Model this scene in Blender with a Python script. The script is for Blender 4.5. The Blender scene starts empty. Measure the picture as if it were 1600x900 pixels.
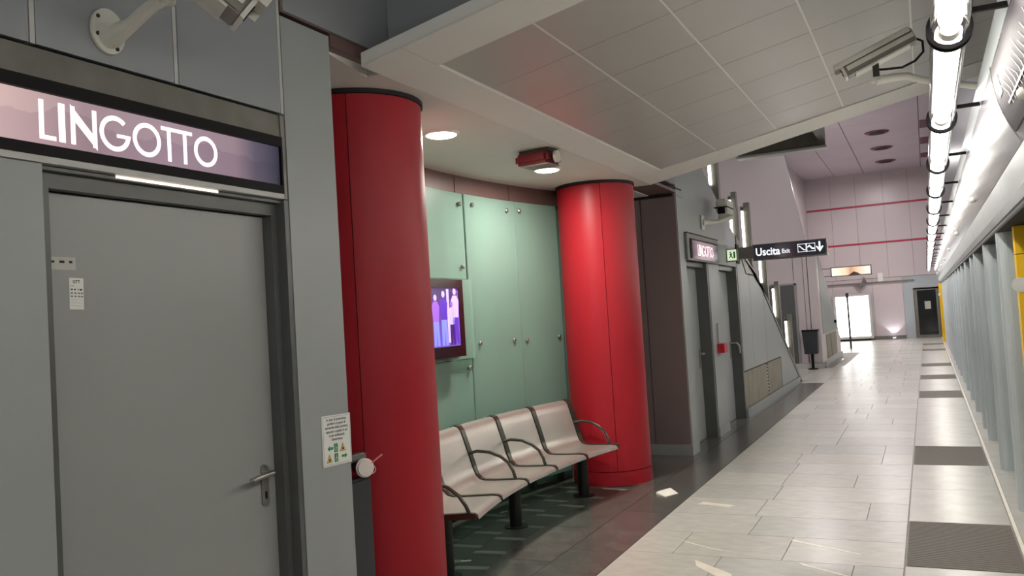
import bpy, bmesh, math, random
from mathutils import Vector, Matrix, Euler
random.seed(7)
SC = bpy.context.scene
COL = SC.collection
PI = math.pi

# ------------------------------------------------------------------ camera
def rot_mat():
    y, p, r = 0.4515545, 0.0397671, 0.0611547
    return Matrix.Rotation(y, 3, 'Z') @ Matrix.Rotation(p, 3, 'X') @ Matrix.Rotation(r, 3, 'Y')
cam_d = bpy.data.cameras.new('camera'); cam = bpy.data.objects.new('camera', cam_d); COL.objects.link(cam)
cam.matrix_world = Matrix.Translation((0, 0, 1.6)) @ (rot_mat() @ Matrix.Rotation(PI/2, 3, 'X')).to_4x4()
cam_d.sensor_width = 36.0; cam_d.lens = 36.0 * 1330.0 / 1600.0
cam_d.clip_start = 0.05; cam_d.clip_end = 200
SC.camera = cam
# ------------------------------------------------------------------ world, exposure
w = bpy.data.worlds.new('world'); SC.world = w; w.use_nodes = True
w.node_tree.nodes['Background'].inputs[0].default_value = (0.86, 0.86, 0.84, 1)
w.node_tree.nodes['Background'].inputs[1].default_value = 0.42
SC.view_settings.view_transform = 'Standard'; SC.view_settings.look = 'None'
SC.view_settings.exposure = 0.0; SC.view_settings.gamma = 1.0; SC.view_settings.use_curve_mapping = False
TUBE_E = 30.0       # platform fluorescent row
STAIR_E = 7.0       # tubes on the stair
DOWN_W = 40.0       # downlights, watts
HALL_W = 150.0       # fill lights added in the tall hall, watts

# ------------------------------------------------------------------ materials
def srgb(c):
    return tuple((v/255/12.92 if v/255 <= 0.04045 else ((v/255+0.055)/1.055)**2.4) for v in c) + (1,)
def mat(name, col, rough=0.5, metal=0.0, var=0.06, scale=3.0, bump=0.0, bscale=60, emit=None, spec=0.5, coat=0.0, stretch=(1,1,1)):
    m = bpy.data.materials.new(name); m.use_nodes = True
    nt = m.node_tree; b = nt.nodes['Principled BSDF']
    c = srgb(col)
    b.inputs['Roughness'].default_value = rough; b.inputs['Metallic'].default_value = metal
    b.inputs['Specular IOR Level'].default_value = spec; b.inputs['Coat Weight'].default_value = coat
    tc = nt.nodes.new('ShaderNodeTexCoord'); mp = nt.nodes.new('ShaderNodeMapping')
    mp.inputs['Scale'].default_value = stretch
    nt.links.new(tc.outputs['Object'], mp.inputs[0])
    if var > 0:
        n = nt.nodes.new('ShaderNodeTexNoise'); n.inputs['Scale'].default_value = scale; n.inputs['Detail'].default_value = 5
        nt.links.new(mp.outputs[0], n.inputs[0])
        r = nt.nodes.new('ShaderNodeValToRGB')
        r.color_ramp.elements[0].position = 0.3; r.color_ramp.elements[1].position = 0.7
        r.color_ramp.elements[0].color = tuple(v*(1-var) for v in c[:3]) + (1,)
        r.color_ramp.elements[1].color = tuple(min(1, v*(1+var)) for v in c[:3]) + (1,)
        nt.links.new(n.outputs[0], r.inputs[0]); nt.links.new(r.outputs[0], b.inputs['Base Color'])
    else:
        b.inputs['Base Color'].default_value = c
    if bump > 0:
        n2 = nt.nodes.new('ShaderNodeTexNoise'); n2.inputs['Scale'].default_value = bscale; n2.inputs['Detail'].default_value = 3
        nt.links.new(mp.outputs[0], n2.inputs[0])
        bp = nt.nodes.new('ShaderNodeBump'); bp.inputs['Strength'].default_value = bump; bp.inputs['Distance'].default_value = 0.01
        nt.links.new(n2.outputs[0], bp.inputs['Height']); nt.links.new(bp.outputs[0], b.inputs['Normal'])
    if emit:
        b.inputs['Emission Color'].default_value = srgb(emit[0]); b.inputs['Emission Strength'].default_value = emit[1]
    return m
M = {}
M['panel'] = mat('grey_enamel_panel', (150, 153, 152), 0.42, 0, 0.03, 1.2)
M['panel_up'] = mat('blue_grey_enamel', (140, 142, 145), 0.5, 0, 0.04, 1.0)
M['door'] = mat('grey_door_paint', (146, 147, 145), 0.38, 0, 0.04, 1.5)
M['frame'] = mat('dark_grey_frame', (92, 93, 91), 0.4, 0.2, 0.06, 6)
M['seam'] = mat('white_seam_strip', (182, 182, 178), 0.4, 0, 0.04, 10)
M['dark'] = mat('black_gap', (18, 17, 17), 0.7, 0, 0.1, 9)
M['black'] = mat('black_plastic', (12, 9, 11), 0.55, 0, 0.1, 9, spec=0.2)
M['steel'] = mat('brushed_steel', (165, 163, 158), 0.28, 0.9, 0.08, 40, 0.02, 200)
M['steel_d'] = mat('weathered_steel', (122, 119, 112), 0.42, 0.5, 0.14, 7, 0.05, 90)
M['red'] = mat('red_lacquer', (160, 24, 36), 0.45, 0, 0.04, 1.2, 0.01, 30, spec=0.35)
M['white'] = mat('white_plaster', (212, 209, 203), 0.7, 0, 0.03, 2)
M['tilec'] = mat('ceiling_tile_metal', (170, 167, 162), 0.3, 0.0, 0.03, 2)
M['tbar'] = mat('ceiling_tile_bar', (222, 220, 214), 0.45, 0, 0.02, 2)
M['brown'] = mat('brown_steel_trim', (106, 82, 78), 0.35, 0.1, 0.08, 3)
M['brownwall'] = mat('brown_grey_return', (132, 120, 119), 0.33, 0.1, 0.05, 1)
M['stripe_red'] = mat('red_stripe', (186, 40, 70), 0.45, 0, 0.05, 4)
M['dark_red'] = mat('dark_red_inlay', (92, 18, 30), 0.45, 0, 0.05, 4)
M['pink'] = mat('pinkish_wall_panel', (202, 190, 191), 0.32, 0, 0.03, 0.6)
M['pinkc'] = mat('pinkish_ceiling_panel', (196, 184, 193), 0.32, 0, 0.05, 0.7, 0.05, 1.5)
M['bluegrey'] = mat('blue_grey_wall', (168, 176, 180), 0.4, 0, 0.03, 1)
M['floor_gap'] = mat('floor_joint', (158, 155, 147), 0.6, 0, 0.1, 6)
M['granite'] = [mat('light_granite_%s' % n, c, 0.27, 0, 0.08, 9, 0.02, 160, stretch=(0.8, 1.5, 1)) for n, c in (('warm', (186, 183, 174)), ('grey', (180, 179, 172)), ('pale', (189, 187, 179)))]
M['strip'] = mat('edge_strip_granite', (180, 178, 171), 0.27, 0, 0.08, 5, 0.01, 160)
M['dgranite'] = [mat('dark_granite_%s' % n, c, 0.24, 0, 0.2, 5, 0.02, 120) for n, c in (('brown', (92, 88, 84)), ('grey', (86, 86, 81)))]
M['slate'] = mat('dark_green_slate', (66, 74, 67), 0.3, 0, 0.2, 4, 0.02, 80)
M['grey_green'] = mat('grey_green_bar', (126, 134, 124), 0.3, 0, 0.12, 8)
M['quartz'] = mat('white_quartz_vein', (224, 216, 200), 0.3, 0, 0.05, 9)
M['rail'] = mat('pale_edge_line', (222, 217, 205), 0.4, 0, 0.04, 5)
M['bench'] = mat('perforated_steel_seat', (176, 172, 164), 0.3, 0.6, 0.05, 3, 0.06, 420)
M['bench_d'] = mat('bench_cast_frame', (76, 78, 70), 0.28, 0.7, 0.06, 20)
M['bench_leg'] = mat('bench_leg_black', (26, 27, 27), 0.35, 0.2, 0.1, 9)
M['mint'] = mat('mint_backing_wall', (128, 160, 145), 0.6, 0, 0.03, 2)
M['stud'] = mat('grey_green_stud', (52, 70, 62), 0.5, 0, 0.03, 2)
M['camwhite'] = mat('cream_camera_paint', (205, 203, 192), 0.35, 0, 0.04, 8)
M['camgrey'] = mat('grey_camera_side', (128, 124, 116), 0.4, 0.2, 0.05, 8)
M['hood'] = mat('satin_silver_hood', (168, 169, 172), 0.24, 0.7, 0.05, 1.3)
M['fascia'] = mat('pale_blue_grey_fascia', (186, 193, 195), 0.28, 0.3, 0.04, 2)
M['psd'] = mat('blue_grey_screen_post', (190, 200, 203), 0.36, 0.15, 0.04, 2)
M['psd_d'] = mat('screen_door_leaf', (92, 102, 102), 0.3, 0.15, 0.05, 2)
M['yellow'] = mat('yellow_door_frame', (246, 196, 14), 0.4, 0, 0.04, 2)
M['paper'] = mat('white_paper', (236, 232, 222), 0.7, 0, 0.03, 20)
M['label_w'] = mat('label_white', (226, 226, 220), 0.5, 0, 0.02, 20)
M['label_g'] = mat('label_grey_white', (176, 173, 166), 0.5, 0, 0.04, 20)
M['ink'] = mat('black_ink', (22, 24, 26), 0.6, 0, 0.0)
M['ink_g'] = mat('grey_ink', (120, 120, 116), 0.6, 0, 0.0)
M['green'] = mat('safety_green', (30, 128, 78), 0.5, 0, 0.03, 20)
M['warn'] = mat('warning_yellow', (232, 190, 90), 0.5, 0, 0.03, 20)
M['bin'] = mat('dark_grey_bin', (46, 47, 52), 0.4, 0.1, 0.08, 5)
M['cup'] = mat('white_cup_lid', (236, 226, 220), 0.4, 0, 0.02, 5)
M['cup_d'] = mat('dark_purple_cup', (46, 34, 56), 0.35, 0, 0.05, 9)
M['straw'] = mat('pink_straw', (238, 150, 146), 0.4, 0, 0.02, 5)
M['rust'] = mat('grimy_vent_board', (138, 130, 116), 0.6, 0, 0.16, 4, 0.1, 30)
M['red_box'] = mat('red_alarm_box', (186, 24, 44), 0.4, 0, 0.03, 5)
M['projred'] = mat('dark_red_projector_case', (110, 30, 34), 0.22, 0.2, 0.06, 5)
M['map'] = mat('purple_grey_map_print', (44, 36, 43), 0.6, 0.0, 0.05, 3)
M['map_d'] = mat('map_dark_band', (78, 66, 80), 0.16, 0.1, 0.05, 3)
M['mapw'] = mat('map_white_ink', (206, 204, 208), 0.3, 0, 0.0)
M['mat'] = mat('grey_tactile_mat', (120, 115, 108), 0.65, 0, 0.08, 30)
M['tube'] = mat('lit_fluorescent_core', (255, 253, 240), 0.5, 0, 0, emit=((255, 250, 245), TUBE_E))
M['tube2'] = mat('lit_stair_tube', (255, 253, 240), 0.5, 0, 0, emit=((255, 253, 242), STAIR_E))
M['downl'] = mat('lit_downlight_lens', (255, 250, 235), 0.5, 0, 0, emit=((255, 246, 224), 14))
M['adbox'] = mat('lit_poster_face', (255, 255, 252), 0.5, 0, 0, emit=((252, 255, 252), 5.0))
M['gaplight'] = mat('lamp_seen_in_gap', (255, 240, 225), 0.5, 0, 0, emit=((255, 236, 220), 1.4))
M['letter'] = mat('backlit_letter', (255, 240, 240), 0.4, 0, 0, emit=((255, 232, 234), 1.0))
M['wletter'] = mat('backlit_white_symbol', (255, 255, 255), 0.4, 0, 0, emit=((245, 248, 255), 1.0))
M['uplight'] = mat('lit_floor_spot', (235, 235, 255), 0.4, 0, 0, emit=((232, 232, 255), 12))
M['signface_d'] = mat('unlit_sign_face', (30, 31, 36), 0.12, 0, 0.1, 3, emit=((150, 160, 190), 0.04))

def ramp_emit(name, axis, stops, strength, rough=0.15, mount=None):
    """backlit print: colour varies along an object axis"""
    m = bpy.data.materials.new(name); m.use_nodes = True; nt = m.node_tree; b = nt.nodes['Principled BSDF']
    b.inputs['Roughness'].default_value = rough
    tc = nt.nodes.new('ShaderNodeTexCoord'); sp = nt.nodes.new('ShaderNodeSeparateXYZ')
    nt.links.new(tc.outputs['Generated'], sp.inputs[0])
    r = nt.nodes.new('ShaderNodeValToRGB'); cr = r.color_ramp
    for i, (p, c) in enumerate(stops):
        e = cr.elements[i] if i < 2 else cr.elements.new(p)
        e.position = p; e.color = srgb(c)
    nt.links.new(sp.outputs[axis], r.inputs[0])
    out = r.outputs[0]
    if mount:
        n = nt.nodes.new('ShaderNodeTexNoise'); n.inputs['Scale'].default_value = 5.0; n.inputs['Detail'].default_value = 4
        cb = nt.nodes.new('ShaderNodeCombineXYZ'); nt.links.new(sp.outputs[axis], cb.inputs[0]); nt.links.new(cb.outputs[0], n.inputs[0])
        ma = nt.nodes.new('ShaderNodeMath'); ma.operation = 'MULTIPLY_ADD'; ma.inputs[1].default_value = 1.4; ma.inputs[2].default_value = -0.12
        nt.links.new(n.outputs[0], ma.inputs[0])
        lt = nt.nodes.new('ShaderNodeMath'); lt.operation = 'LESS_THAN'
        nt.links.new(sp.outputs[2], lt.inputs[0]); nt.links.new(ma.outputs[0], lt.inputs[1])
        mx = nt.nodes.new('ShaderNodeMix'); mx.data_type = 'RGBA'; mx.blend_type = 'MULTIPLY'
        mx.inputs[7].default_value = (0.84, 0.81, 0.86, 1)
        nt.links.new(lt.outputs[0], mx.inputs[0]); nt.links.new(out, mx.inputs[6]); out = mx.outputs[2]
    b.inputs['Base Color'].default_value = (0.05, 0.05, 0.06, 1)
    nt.links.new(out, b.inputs['Emission Color']); b.inputs['Emission Strength'].default_value = strength
    return m
M['signface'] = ramp_emit('mountain_print_lamp_falloff', 1, [(0.0, (226, 190, 186)), (0.16, (226, 192, 188)), (0.36, (172, 146, 152)), (0.6, (176, 150, 160)), (0.82, (160, 136, 146)), (0.9, (96, 86, 104)), (1.0, (44, 42, 62))], 0.85, mount=True)  # ramp paints the lamp's falloff at the right end into the print
M['signface2'] = ramp_emit('backlit_far_print', 1, [(0.0, (110, 90, 95)), (0.3, (190, 160, 168)), (0.8, (180, 150, 160)), (1.0, (80, 70, 80))], 0.7)
M['burnt'] = ramp_emit('burnt_backlit_sign', 0, [(0.0, (255, 250, 235)), (0.35, (255, 226, 190)), (0.5, (216, 160, 120)), (0.68, (250, 214, 180)), (1.0, (255, 252, 240))], 1.1)
M['exitface'] = mat('emergency_exit_face', (190, 220, 170), 0.4, 0, 0, emit=((222, 240, 200), 0.8))
M['exitgreen'] = mat('emergency_exit_green', (30, 70, 40), 0.4, 0, 0, emit=((40, 90, 50), 0.3))
M['scr_bg'] = ramp_emit('screen_picture_ground', 2, [(0.0, (120, 90, 210)), (0.4, (104, 66, 190)), (0.75, (96, 40, 140)), (1.0, (70, 20, 96))], 0.9)
M['scr'] = [mat('screen_tone_%s' % n, c, 0.3, 0, 0, emit=(c, 0.85)) for n, c in (('lilac', (176, 158, 246)), ('violet', (78, 42, 160)), ('blue', (116, 120, 240)), ('mauve', (136, 84, 190)), ('plum', (58, 18, 84)))]

def glass_mat():
    m = bpy.data.materials.new('satin_green_glass'); m.use_nodes = True; nt = m.node_tree; b = nt.nodes['Principled BSDF']
    b.inputs['Base Color'].default_value = (0.5, 0.72, 0.62, 1); b.inputs['Roughness'].default_value = 0.3
    b.inputs['Transmission Weight'].default_value = 0.72; b.inputs['IOR'].default_value = 1.3
    return m
M['glass'] = glass_mat()
def clear_mat():
    m = bpy.data.materials.new('clear_acrylic_tube'); m.use_nodes = True; nt = m.node_tree
    out = nt.nodes['Material Output']; g = nt.nodes.new('ShaderNodeBsdfGlossy'); g.inputs['Roughness'].default_value = 0.08
    t = nt.nodes.new('ShaderNodeBsdfTransparent'); t.inputs[0].default_value = (0.9, 0.9, 0.88, 1)
    f = nt.nodes.new('ShaderNodeFresnel'); f.inputs[0].default_value = 1.35
    mx = nt.nodes.new('ShaderNodeMixShader'); nt.links.new(f.outputs[0], mx.inputs[0])
    nt.links.new(t.outputs[0], mx.inputs[1]); nt.links.new(g.outputs[0], mx.inputs[2]); nt.links.new(mx.outputs[0], out.inputs[0])
    return m
M['clear'] = clear_mat()
M['doorglass'] = mat('dark_door_glass', (8, 9, 10), 0.05, 0, 0.3, 6)

S1, S2 = -0.12, 0.125
# ------------------------------------------------------------------ mesh builder (world coordinates, stored relative to the thing's origin)
class MB:
    def __init__(s): s.bm = bmesh.new()
    def box(s, x0, x1, y0, y1, z0, z1, rot=None, piv=None):
        vs = [s.bm.verts.new(v) for v in ((x0,y0,z0),(x1,y0,z0),(x1,y1,z0),(x0,y1,z0),(x0,y0,z1),(x1,y0,z1),(x1,y1,z1),(x0,y1,z1))]
        for f in ((0,3,2,1),(4,5,6,7),(0,1,5,4),(1,2,6,5),(2,3,7,6),(3,0,4,7)): s.bm.faces.new([vs[i] for i in f])
        if rot is not None:
            bmesh.ops.rotate(s.bm, verts=vs, cent=piv or ((x0+x1)/2,(y0+y1)/2,(z0+z1)/2), matrix=rot)
        return s
    def prism(s, pts, d):
        """pts: planar 3D polygon, d: extrusion vector"""
        d = Vector(d); a = [s.bm.verts.new(p) for p in pts]; b = [s.bm.verts.new(Vector(p)+d) for p in pts]
        n = len(pts); s.bm.faces.new(a[::-1]); s.bm.faces.new(b)
        for i in range(n): s.bm.faces.new((a[i], a[(i+1)%n], b[(i+1)%n], b[i]))
        return s
    def tube(s, path, r, n=12, cap=True, smooth=True, closed=False, rs=None):
        path = [Vector(p) for p in path]; rings = []; L = len(path)
        up = Vector((0,0,1)); prev = None
        for i, p in enumerate(path):
            if closed: t = path[(i+1)%L]-path[i-1]
            else: t = (path[min(i+1,L-1)]-path[max(i-1,0)])
            t.normalize()
            if prev is None:
                a = up if abs(t.dot(up)) < 0.95 else Vector((1,0,0)); u = t.cross(a).normalized()
            else: u = (prev - t*prev.dot(t)).normalized()
            prev = u; v = t.cross(u); rr = rs[i] if rs else r
            rings.append([s.bm.verts.new(p+u*math.cos(2*PI*k/n)*rr+v*math.sin(2*PI*k/n)*rr) for k in range(n)])
        m = L if closed else L-1
        for i in range(m):
            A, B = rings[i], rings[(i+1)%L]
            for k in range(n):
                f = s.bm.faces.new((A[k],A[(k+1)%n],B[(k+1)%n],B[k])); f.smooth = smooth
        if cap and not closed: s.bm.faces.new(rings[0][::-1]); s.bm.faces.new(rings[-1])
        return s
    def ring(s, c, ro, ri, y0, y1, n=28):
        """flat-sided ring about a Y axis"""
        c = Vector(c); R = []
        for (r, y) in ((ro,y0),(ro,y1),(ri,y1),(ri,y0)):
            R.append([s.bm.verts.new((c.x+math.cos(2*PI*k/n)*r, c.y+y, c.z+math.sin(2*PI*k/n)*r)) for k in range(n)])
        for j in range(4):
            for k in range(n):
                f = s.bm.faces.new((R[j][k],R[j][(k+1)%n],R[(j+1)%4][(k+1)%n],R[(j+1)%4][k])); f.smooth = j in (0,2)
        return s
    def sphere(s, c, r, n=12, sc=(1,1,1)):
        g = bmesh.ops.create_uvsphere(s.bm, u_segments=n, v_segments=max(6,n//2), radius=r)
        for v in g['verts']: v.co = Vector((v.co.x*sc[0],v.co.y*sc[1],v.co.z*sc[2]))+Vector(c)
        for f in s.bm.faces:
            if f.verts[0] in g['verts']: f.smooth = True
        return s
    def strip(s, prof_pts_a, prof_pts_b, th, smooth=True):
        """sheet between two polylines, thickened along th vector"""
        th = Vector(th); n = len(prof_pts_a)
        A = [s.bm.verts.new(p) for p in prof_pts_a]; B = [s.bm.verts.new(p) for p in prof_pts_b]
        C = [s.bm.verts.new(Vector(p)+th) for p in prof_pts_a]; D = [s.bm.verts.new(Vector(p)+th) for p in prof_pts_b]
        for i in range(n-1):
            for q in ((A[i],A[i+1],B[i+1],B[i]),(D[i],D[i+1],C[i+1],C[i])):
                f = s.bm.faces.new(q); f.smooth = smooth
            s.bm.faces.new((A[i+1],A[i],C[i],C[i+1])); s.bm.faces.new((B[i],B[i+1],D[i+1],D[i]))
        s.bm.faces.new((A[0],B[0],D[0],C[0])); s.bm.faces.new((B[-1],A[-1],C[-1],D[-1]))
        return s
    def mesh(s, name, m, org=(0,0,0), bevel=0):
        if bevel:
            bmesh.ops.bevel(s.bm, geom=[e for e in s.bm.edges], offset=bevel, segments=2, affect='EDGES', clamp_overlap=True)
        bmesh.ops.translate(s.bm, verts=s.bm.verts, vec=-Vector(org))
        bmesh.ops.recalc_face_normals(s.bm, faces=s.bm.faces)
        me = bpy.data.meshes.new(name); s.bm.to_mesh(me); s.bm.free(); me.materials.append(m)
        if any(p.use_smooth for p in me.polygons): me.set_sharp_from_angle(angle=0.6)
        return me
def worg(o):
    v = Vector(o.location)
    while o.parent: o = o.parent; v += Vector(o.location)
    return v
def link(name, me, parent=None, loc=(0,0,0), label=None):
    o = bpy.data.objects.new(name, me); COL.objects.link(o); o.location = loc
    if parent: o.parent = parent
    if label: o['label'] = label
    return o
def part(name, mb, m, parent, label=None, bevel=0):
    return link(name, mb.mesh(name, m, worg(parent), bevel), parent, label=label)
def thing(name, loc, label, cat, group=None):
    o = bpy.data.objects.new(name, None); COL.objects.link(o); o.location = loc; o.empty_display_size = 0.1
    o['label'] = label; o['category'] = cat
    if group: o['group'] = group
    return o
def solo(name, mb, m, loc, label, cat, group=None, bevel=0):
    o = link(name, mb.mesh(name, m, loc, bevel), None, loc); o['label'] = label; o['category'] = cat
    if group: o['group'] = group
    return o
def struct(name, mb, m, loc=(0,0,0), label=None, cat=None):
    o = link(name, mb.mesh(name, m, loc), None, loc); o['kind'] = 'structure'
    if label: o['label'] = label
    if cat: o['category'] = cat
    return o
def copy_tree(o, loc, label=None):
    c = o.copy(); COL.objects.link(c); c.location = loc
    if label: c['label'] = label
    for ch in list(o.children):
        d = ch.copy(); COL.objects.link(d); d.parent = c
        for g in list(ch.children):
            e = g.copy(); COL.objects.link(e); e.parent = d
    return c
# flat print helpers -------------------------------------------------
def frame(o, u, v): return Vector(o), Vector(u), Vector(v)
LW = lambda y, z, x=-2.45: frame((x, y, z), (0,1,0), (0,0,1))      # on a wall facing +X
FC = lambda x, z, y: frame((x, y, z), (1,0,0), (0,0,1))            # facing the camera side (-Y)
def poly(mb, fr, pts, th=0.002):
    o, u, v = fr; n = u.cross(v)
    return mb.prism([o+u*a+v*b for a, b in pts], n*th)
def rect(mb, fr, a0, a1, b0, b1, th=0.002): return poly(mb, fr, [(a0,b0),(a1,b0),(a1,b1),(a0,b1)], th)
def disc(mb, fr, ca, cb, r, th=0.002, n=20, ri=None, a0=0, a1=2*PI):
    if ri is None: return poly(mb, fr, [(ca+r*math.cos(2*PI*k/n), cb+r*math.sin(2*PI*k/n)) for k in range(n)], th)
    for k in range(n):
        t0 = a0+(a1-a0)*k/n; t1 = a0+(a1-a0)*(k+1)/n
        poly(mb, fr, [(ca+ri*math.cos(t0), cb+ri*math.sin(t0)), (ca+r*math.cos(t0), cb+r*math.sin(t0)), (ca+r*math.cos(t1), cb+r*math.sin(t1)), (ca+ri*math.cos(t1), cb+ri*math.sin(t1))], th)
    return mb
def text(mb, fr, s, size, a=0, b=0, align='LEFT', off=0.0, wide=1.0, bold=0.0):
    cu = bpy.data.curves.new('t', 'FONT'); cu.body = s; cu.size = size; cu.align_x = align; cu.resolution_u = 3; cu.offset = bold
    ob = bpy.data.objects.new('t', cu); COL.objects.link(ob)
    dg = bpy.context.evaluated_depsgraph_get(); me = bpy.data.meshes.new_from_object(ob.evaluated_get(dg))
    o, u, v = fr; n = u.cross(v)
    vs = [mb.bm.verts.new(o+u*(a+w_.co.x*wide)+v*(b+w_.co.y)+n*off) for w_ in me.vertices]
    for p in me.polygons:
        try: mb.bm.faces.new([vs[i] for i in p.vertices])
        except ValueError: pass
    bpy.data.objects.remove(ob); bpy.data.curves.remove(cu); bpy.data.meshes.remove(me)
    return mb
def geo_letter(ch, fr, a0, a1, h, st, th=0.002):
    """geometric sans capital from a0 to a1, cap height h"""
    mb = MB(); w_ = a1-a0; R = lambda x0, x1, z0, z1: rect(mb, fr, a0+x0, a0+x1, z0, z1, th)
    if ch == 'L': R(0, st, 0, h); R(st, w_, 0, st*.85)
    elif ch == 'I': R(0, w_, 0, h)
    elif ch == 'N':
        R(0, st, 0, h); R(w_-st, w_, 0, h)
        poly(mb, fr, [(a0, h*1.04), (a0+st*.15, h*.72), (a0+w_, -h*.06), (a0+w_-st*.2, h*.25)], th*1.01)
    elif ch == 'T': R(0, w_, h-st*.85, h); R(w_/2-st/2, w_/2+st/2, 0, h-st*.85)
    elif ch == 'O': disc(mb, fr, a0+w_/2, h/2, w_/2, th, 32, w_/2-st)
    elif ch == 'G':
        disc(mb, fr, a0+w_/2, h/2, w_/2, th, 28, w_/2-st, PI*.25, PI*2-.02); R(w_*.55, w_, h/2-st*.75, h/2)
    return mb
def lingotto(fr, k, st, m, parent, th=0.002):
    spans = [('L',0,.057),('I',.067,.09),('N',.11,.207),('G',.217,.34),('O',.35,.472),('T',.474,.545),('T',.547,.62),('O',.627,.745)]
    for ch, a, b in spans:
        part('letter', geo_letter(ch, fr, a*k, b*k, .126*k, st*k, th), m, parent)

# ================================================================== SETTING
# ---- floor
floor = struct('floor', MB().box(-8, 0.46, -6, 38, -0.12, -0.012), M['floor_gap'])
tile_cache = {}
def tile(w_, d, m, tag, th=0.012, g=0.0025):
    k = (round(w_,3), round(d,3), tag)
    if k not in tile_cache:
        mb = MB().box(-w_/2+g, w_/2-g, -d/2+g, d/2-g, -th, 0)
        tile_cache[k] = mb.mesh('floor_tile', m)
    return tile_cache[k]
ROW = 0.575; rr = random.Random(3)
cnt = 0; y = 5.57 - ROW*3; i = 0
joints_fix = {3: [-1.64, -0.94], 4: [-1.25], 5: [-.51, -1.3], 6: [-1.26], 8: [-1.27]}
while y < 36.9 and cnt < 285:
    js = joints_fix.get(i)
    if js is None:
        a = -0.23-rr.choice((.28, .45, .62, .8)); js = [a]
        while js[-1]-.72 > -1.75: js.append(js[-1]-rr.choice((.6, .72, .8)))
    xs = sorted([-1.96, -0.235]+[v for v in js if -1.85 < v < -.3])
    dy = min(ROW, 36.98-y)
    for a, b in zip(xs, xs[1:]):
        q = rr.randrange(3); link('tile', tile(b-a, dy, M['granite'][q], q), floor, ((a+b)/2, y+dy/2, 0)); cnt += 1
    y += ROW; i += 1
# everything else of the light floor (behind the camera, far away, under the stair hall) as one counted part
mb = MB(); g = .003
yy = y
while yy < 36.9:
    for a, b in ((-1.96,-1.3),(-1.3,-.6),(-.6,-.235)): mb.box(a+g, b-g, yy+g, min(yy+ROW,36.98)-g, -.012, 0)
    yy += ROW
yy = 18.13
while yy < 36.9:
    x = -7.8
    while x < -1.97: 
        x1 = min(x+.75, -1.96)
        if not (x > -3.6 and 22.2 < yy < 28): mb.box(x+g, x1-g, yy+g, min(yy+ROW,36.98)-g, -.012, 0)
        x += .75
    yy += ROW
yy = 5.57-ROW*3-ROW
while yy > -5:
    for a, b in ((-1.96,-1.3),(-1.3,-.6),(-.6,-.235)): mb.box(a+g, b-g, yy+g, yy+ROW-g, -.012, 0)
    yy -= ROW
o = part('far_tile', mb, M['granite'][0], floor); o['kind'] = 'stuff'
# dark border stones along the left wall
y = 3.23; k = 0
while y < 18.1:
    d = min(1.15, 18.13-y); q = k % 2
    link('dark_tile', tile(.39, d, M['dgranite'][q], 'd%d' % q), floor, (-2.16, y+d/2, 0))
    k += 1; y += 1.15
y = 9.4
while y < 18.1:
    d = min(1.15, 18.13-y); link('dark_tile', tile(.23, d, M['dgranite'][k % 2], 'd%d' % (k % 2)), floor, (-2.472, y+d/2, 0)); y += 1.15; k += 1
mb = MB().box(-2.355+g, -1.965, -5, 3.23-g, -.012, 0).box(-2.45, -2.36, -5, 3.23-g, -.012, 0)
part('dark_tile', mb, M['dgranite'][0], floor)
part('dark_tile', MB().box(-2.6, -2.19, 22.2, 25.7, -.012, 0.001), M['dgranite'][0], floor)
# alcove: brown stones between the straight joint and the arc, slate inside the arc
CX, CY = 3.14, 6.0
def arc(R, t, z=0): return Vector((CX-R*math.cos(t), CY+R*math.sin(t), z))
y0 = 3.25; k = 0
ys = [3.25, 4.28, 5.2, 6.1, 7.0, 7.72, 8.6, 9.39]
for a, b in zip(ys, ys[1:]):
    A = []; n = 8
    for j in range(n+1):
        yy = a+g+(b-a-2*g)*j/n; dx = 5.93**2-(yy-CY)**2
        xa = CX-math.sqrt(dx) if dx > 0 else -2.4
        A.append((min(xa, -2.40)+.003 if 4.2 < (a+b)/2 < 7.75 else -4.2, yy, -.012))
    pts = A+[(-2.358, b-g, -.012), (-2.358, a+g, -.012)]
    part('dark_tile', MB().prism(pts, (0,0,.012)), M['dgranite'][k % 2], floor); k += 1
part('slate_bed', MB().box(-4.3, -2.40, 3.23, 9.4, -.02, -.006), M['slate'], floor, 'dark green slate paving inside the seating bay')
# slate blocks and lighter bars, laid radially
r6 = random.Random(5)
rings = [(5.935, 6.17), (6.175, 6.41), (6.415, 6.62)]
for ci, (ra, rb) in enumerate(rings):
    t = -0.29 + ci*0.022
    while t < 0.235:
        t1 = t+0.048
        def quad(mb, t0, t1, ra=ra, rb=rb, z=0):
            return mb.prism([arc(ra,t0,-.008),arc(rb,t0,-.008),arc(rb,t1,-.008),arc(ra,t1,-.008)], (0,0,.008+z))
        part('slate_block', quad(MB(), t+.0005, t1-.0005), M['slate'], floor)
        part('pale_bar', quad(MB(), t1+.0005, t1+.0125), M['grey_green'], floor)  # narrow grey-green bar between two slate blocks
        t = t1+.013
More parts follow.
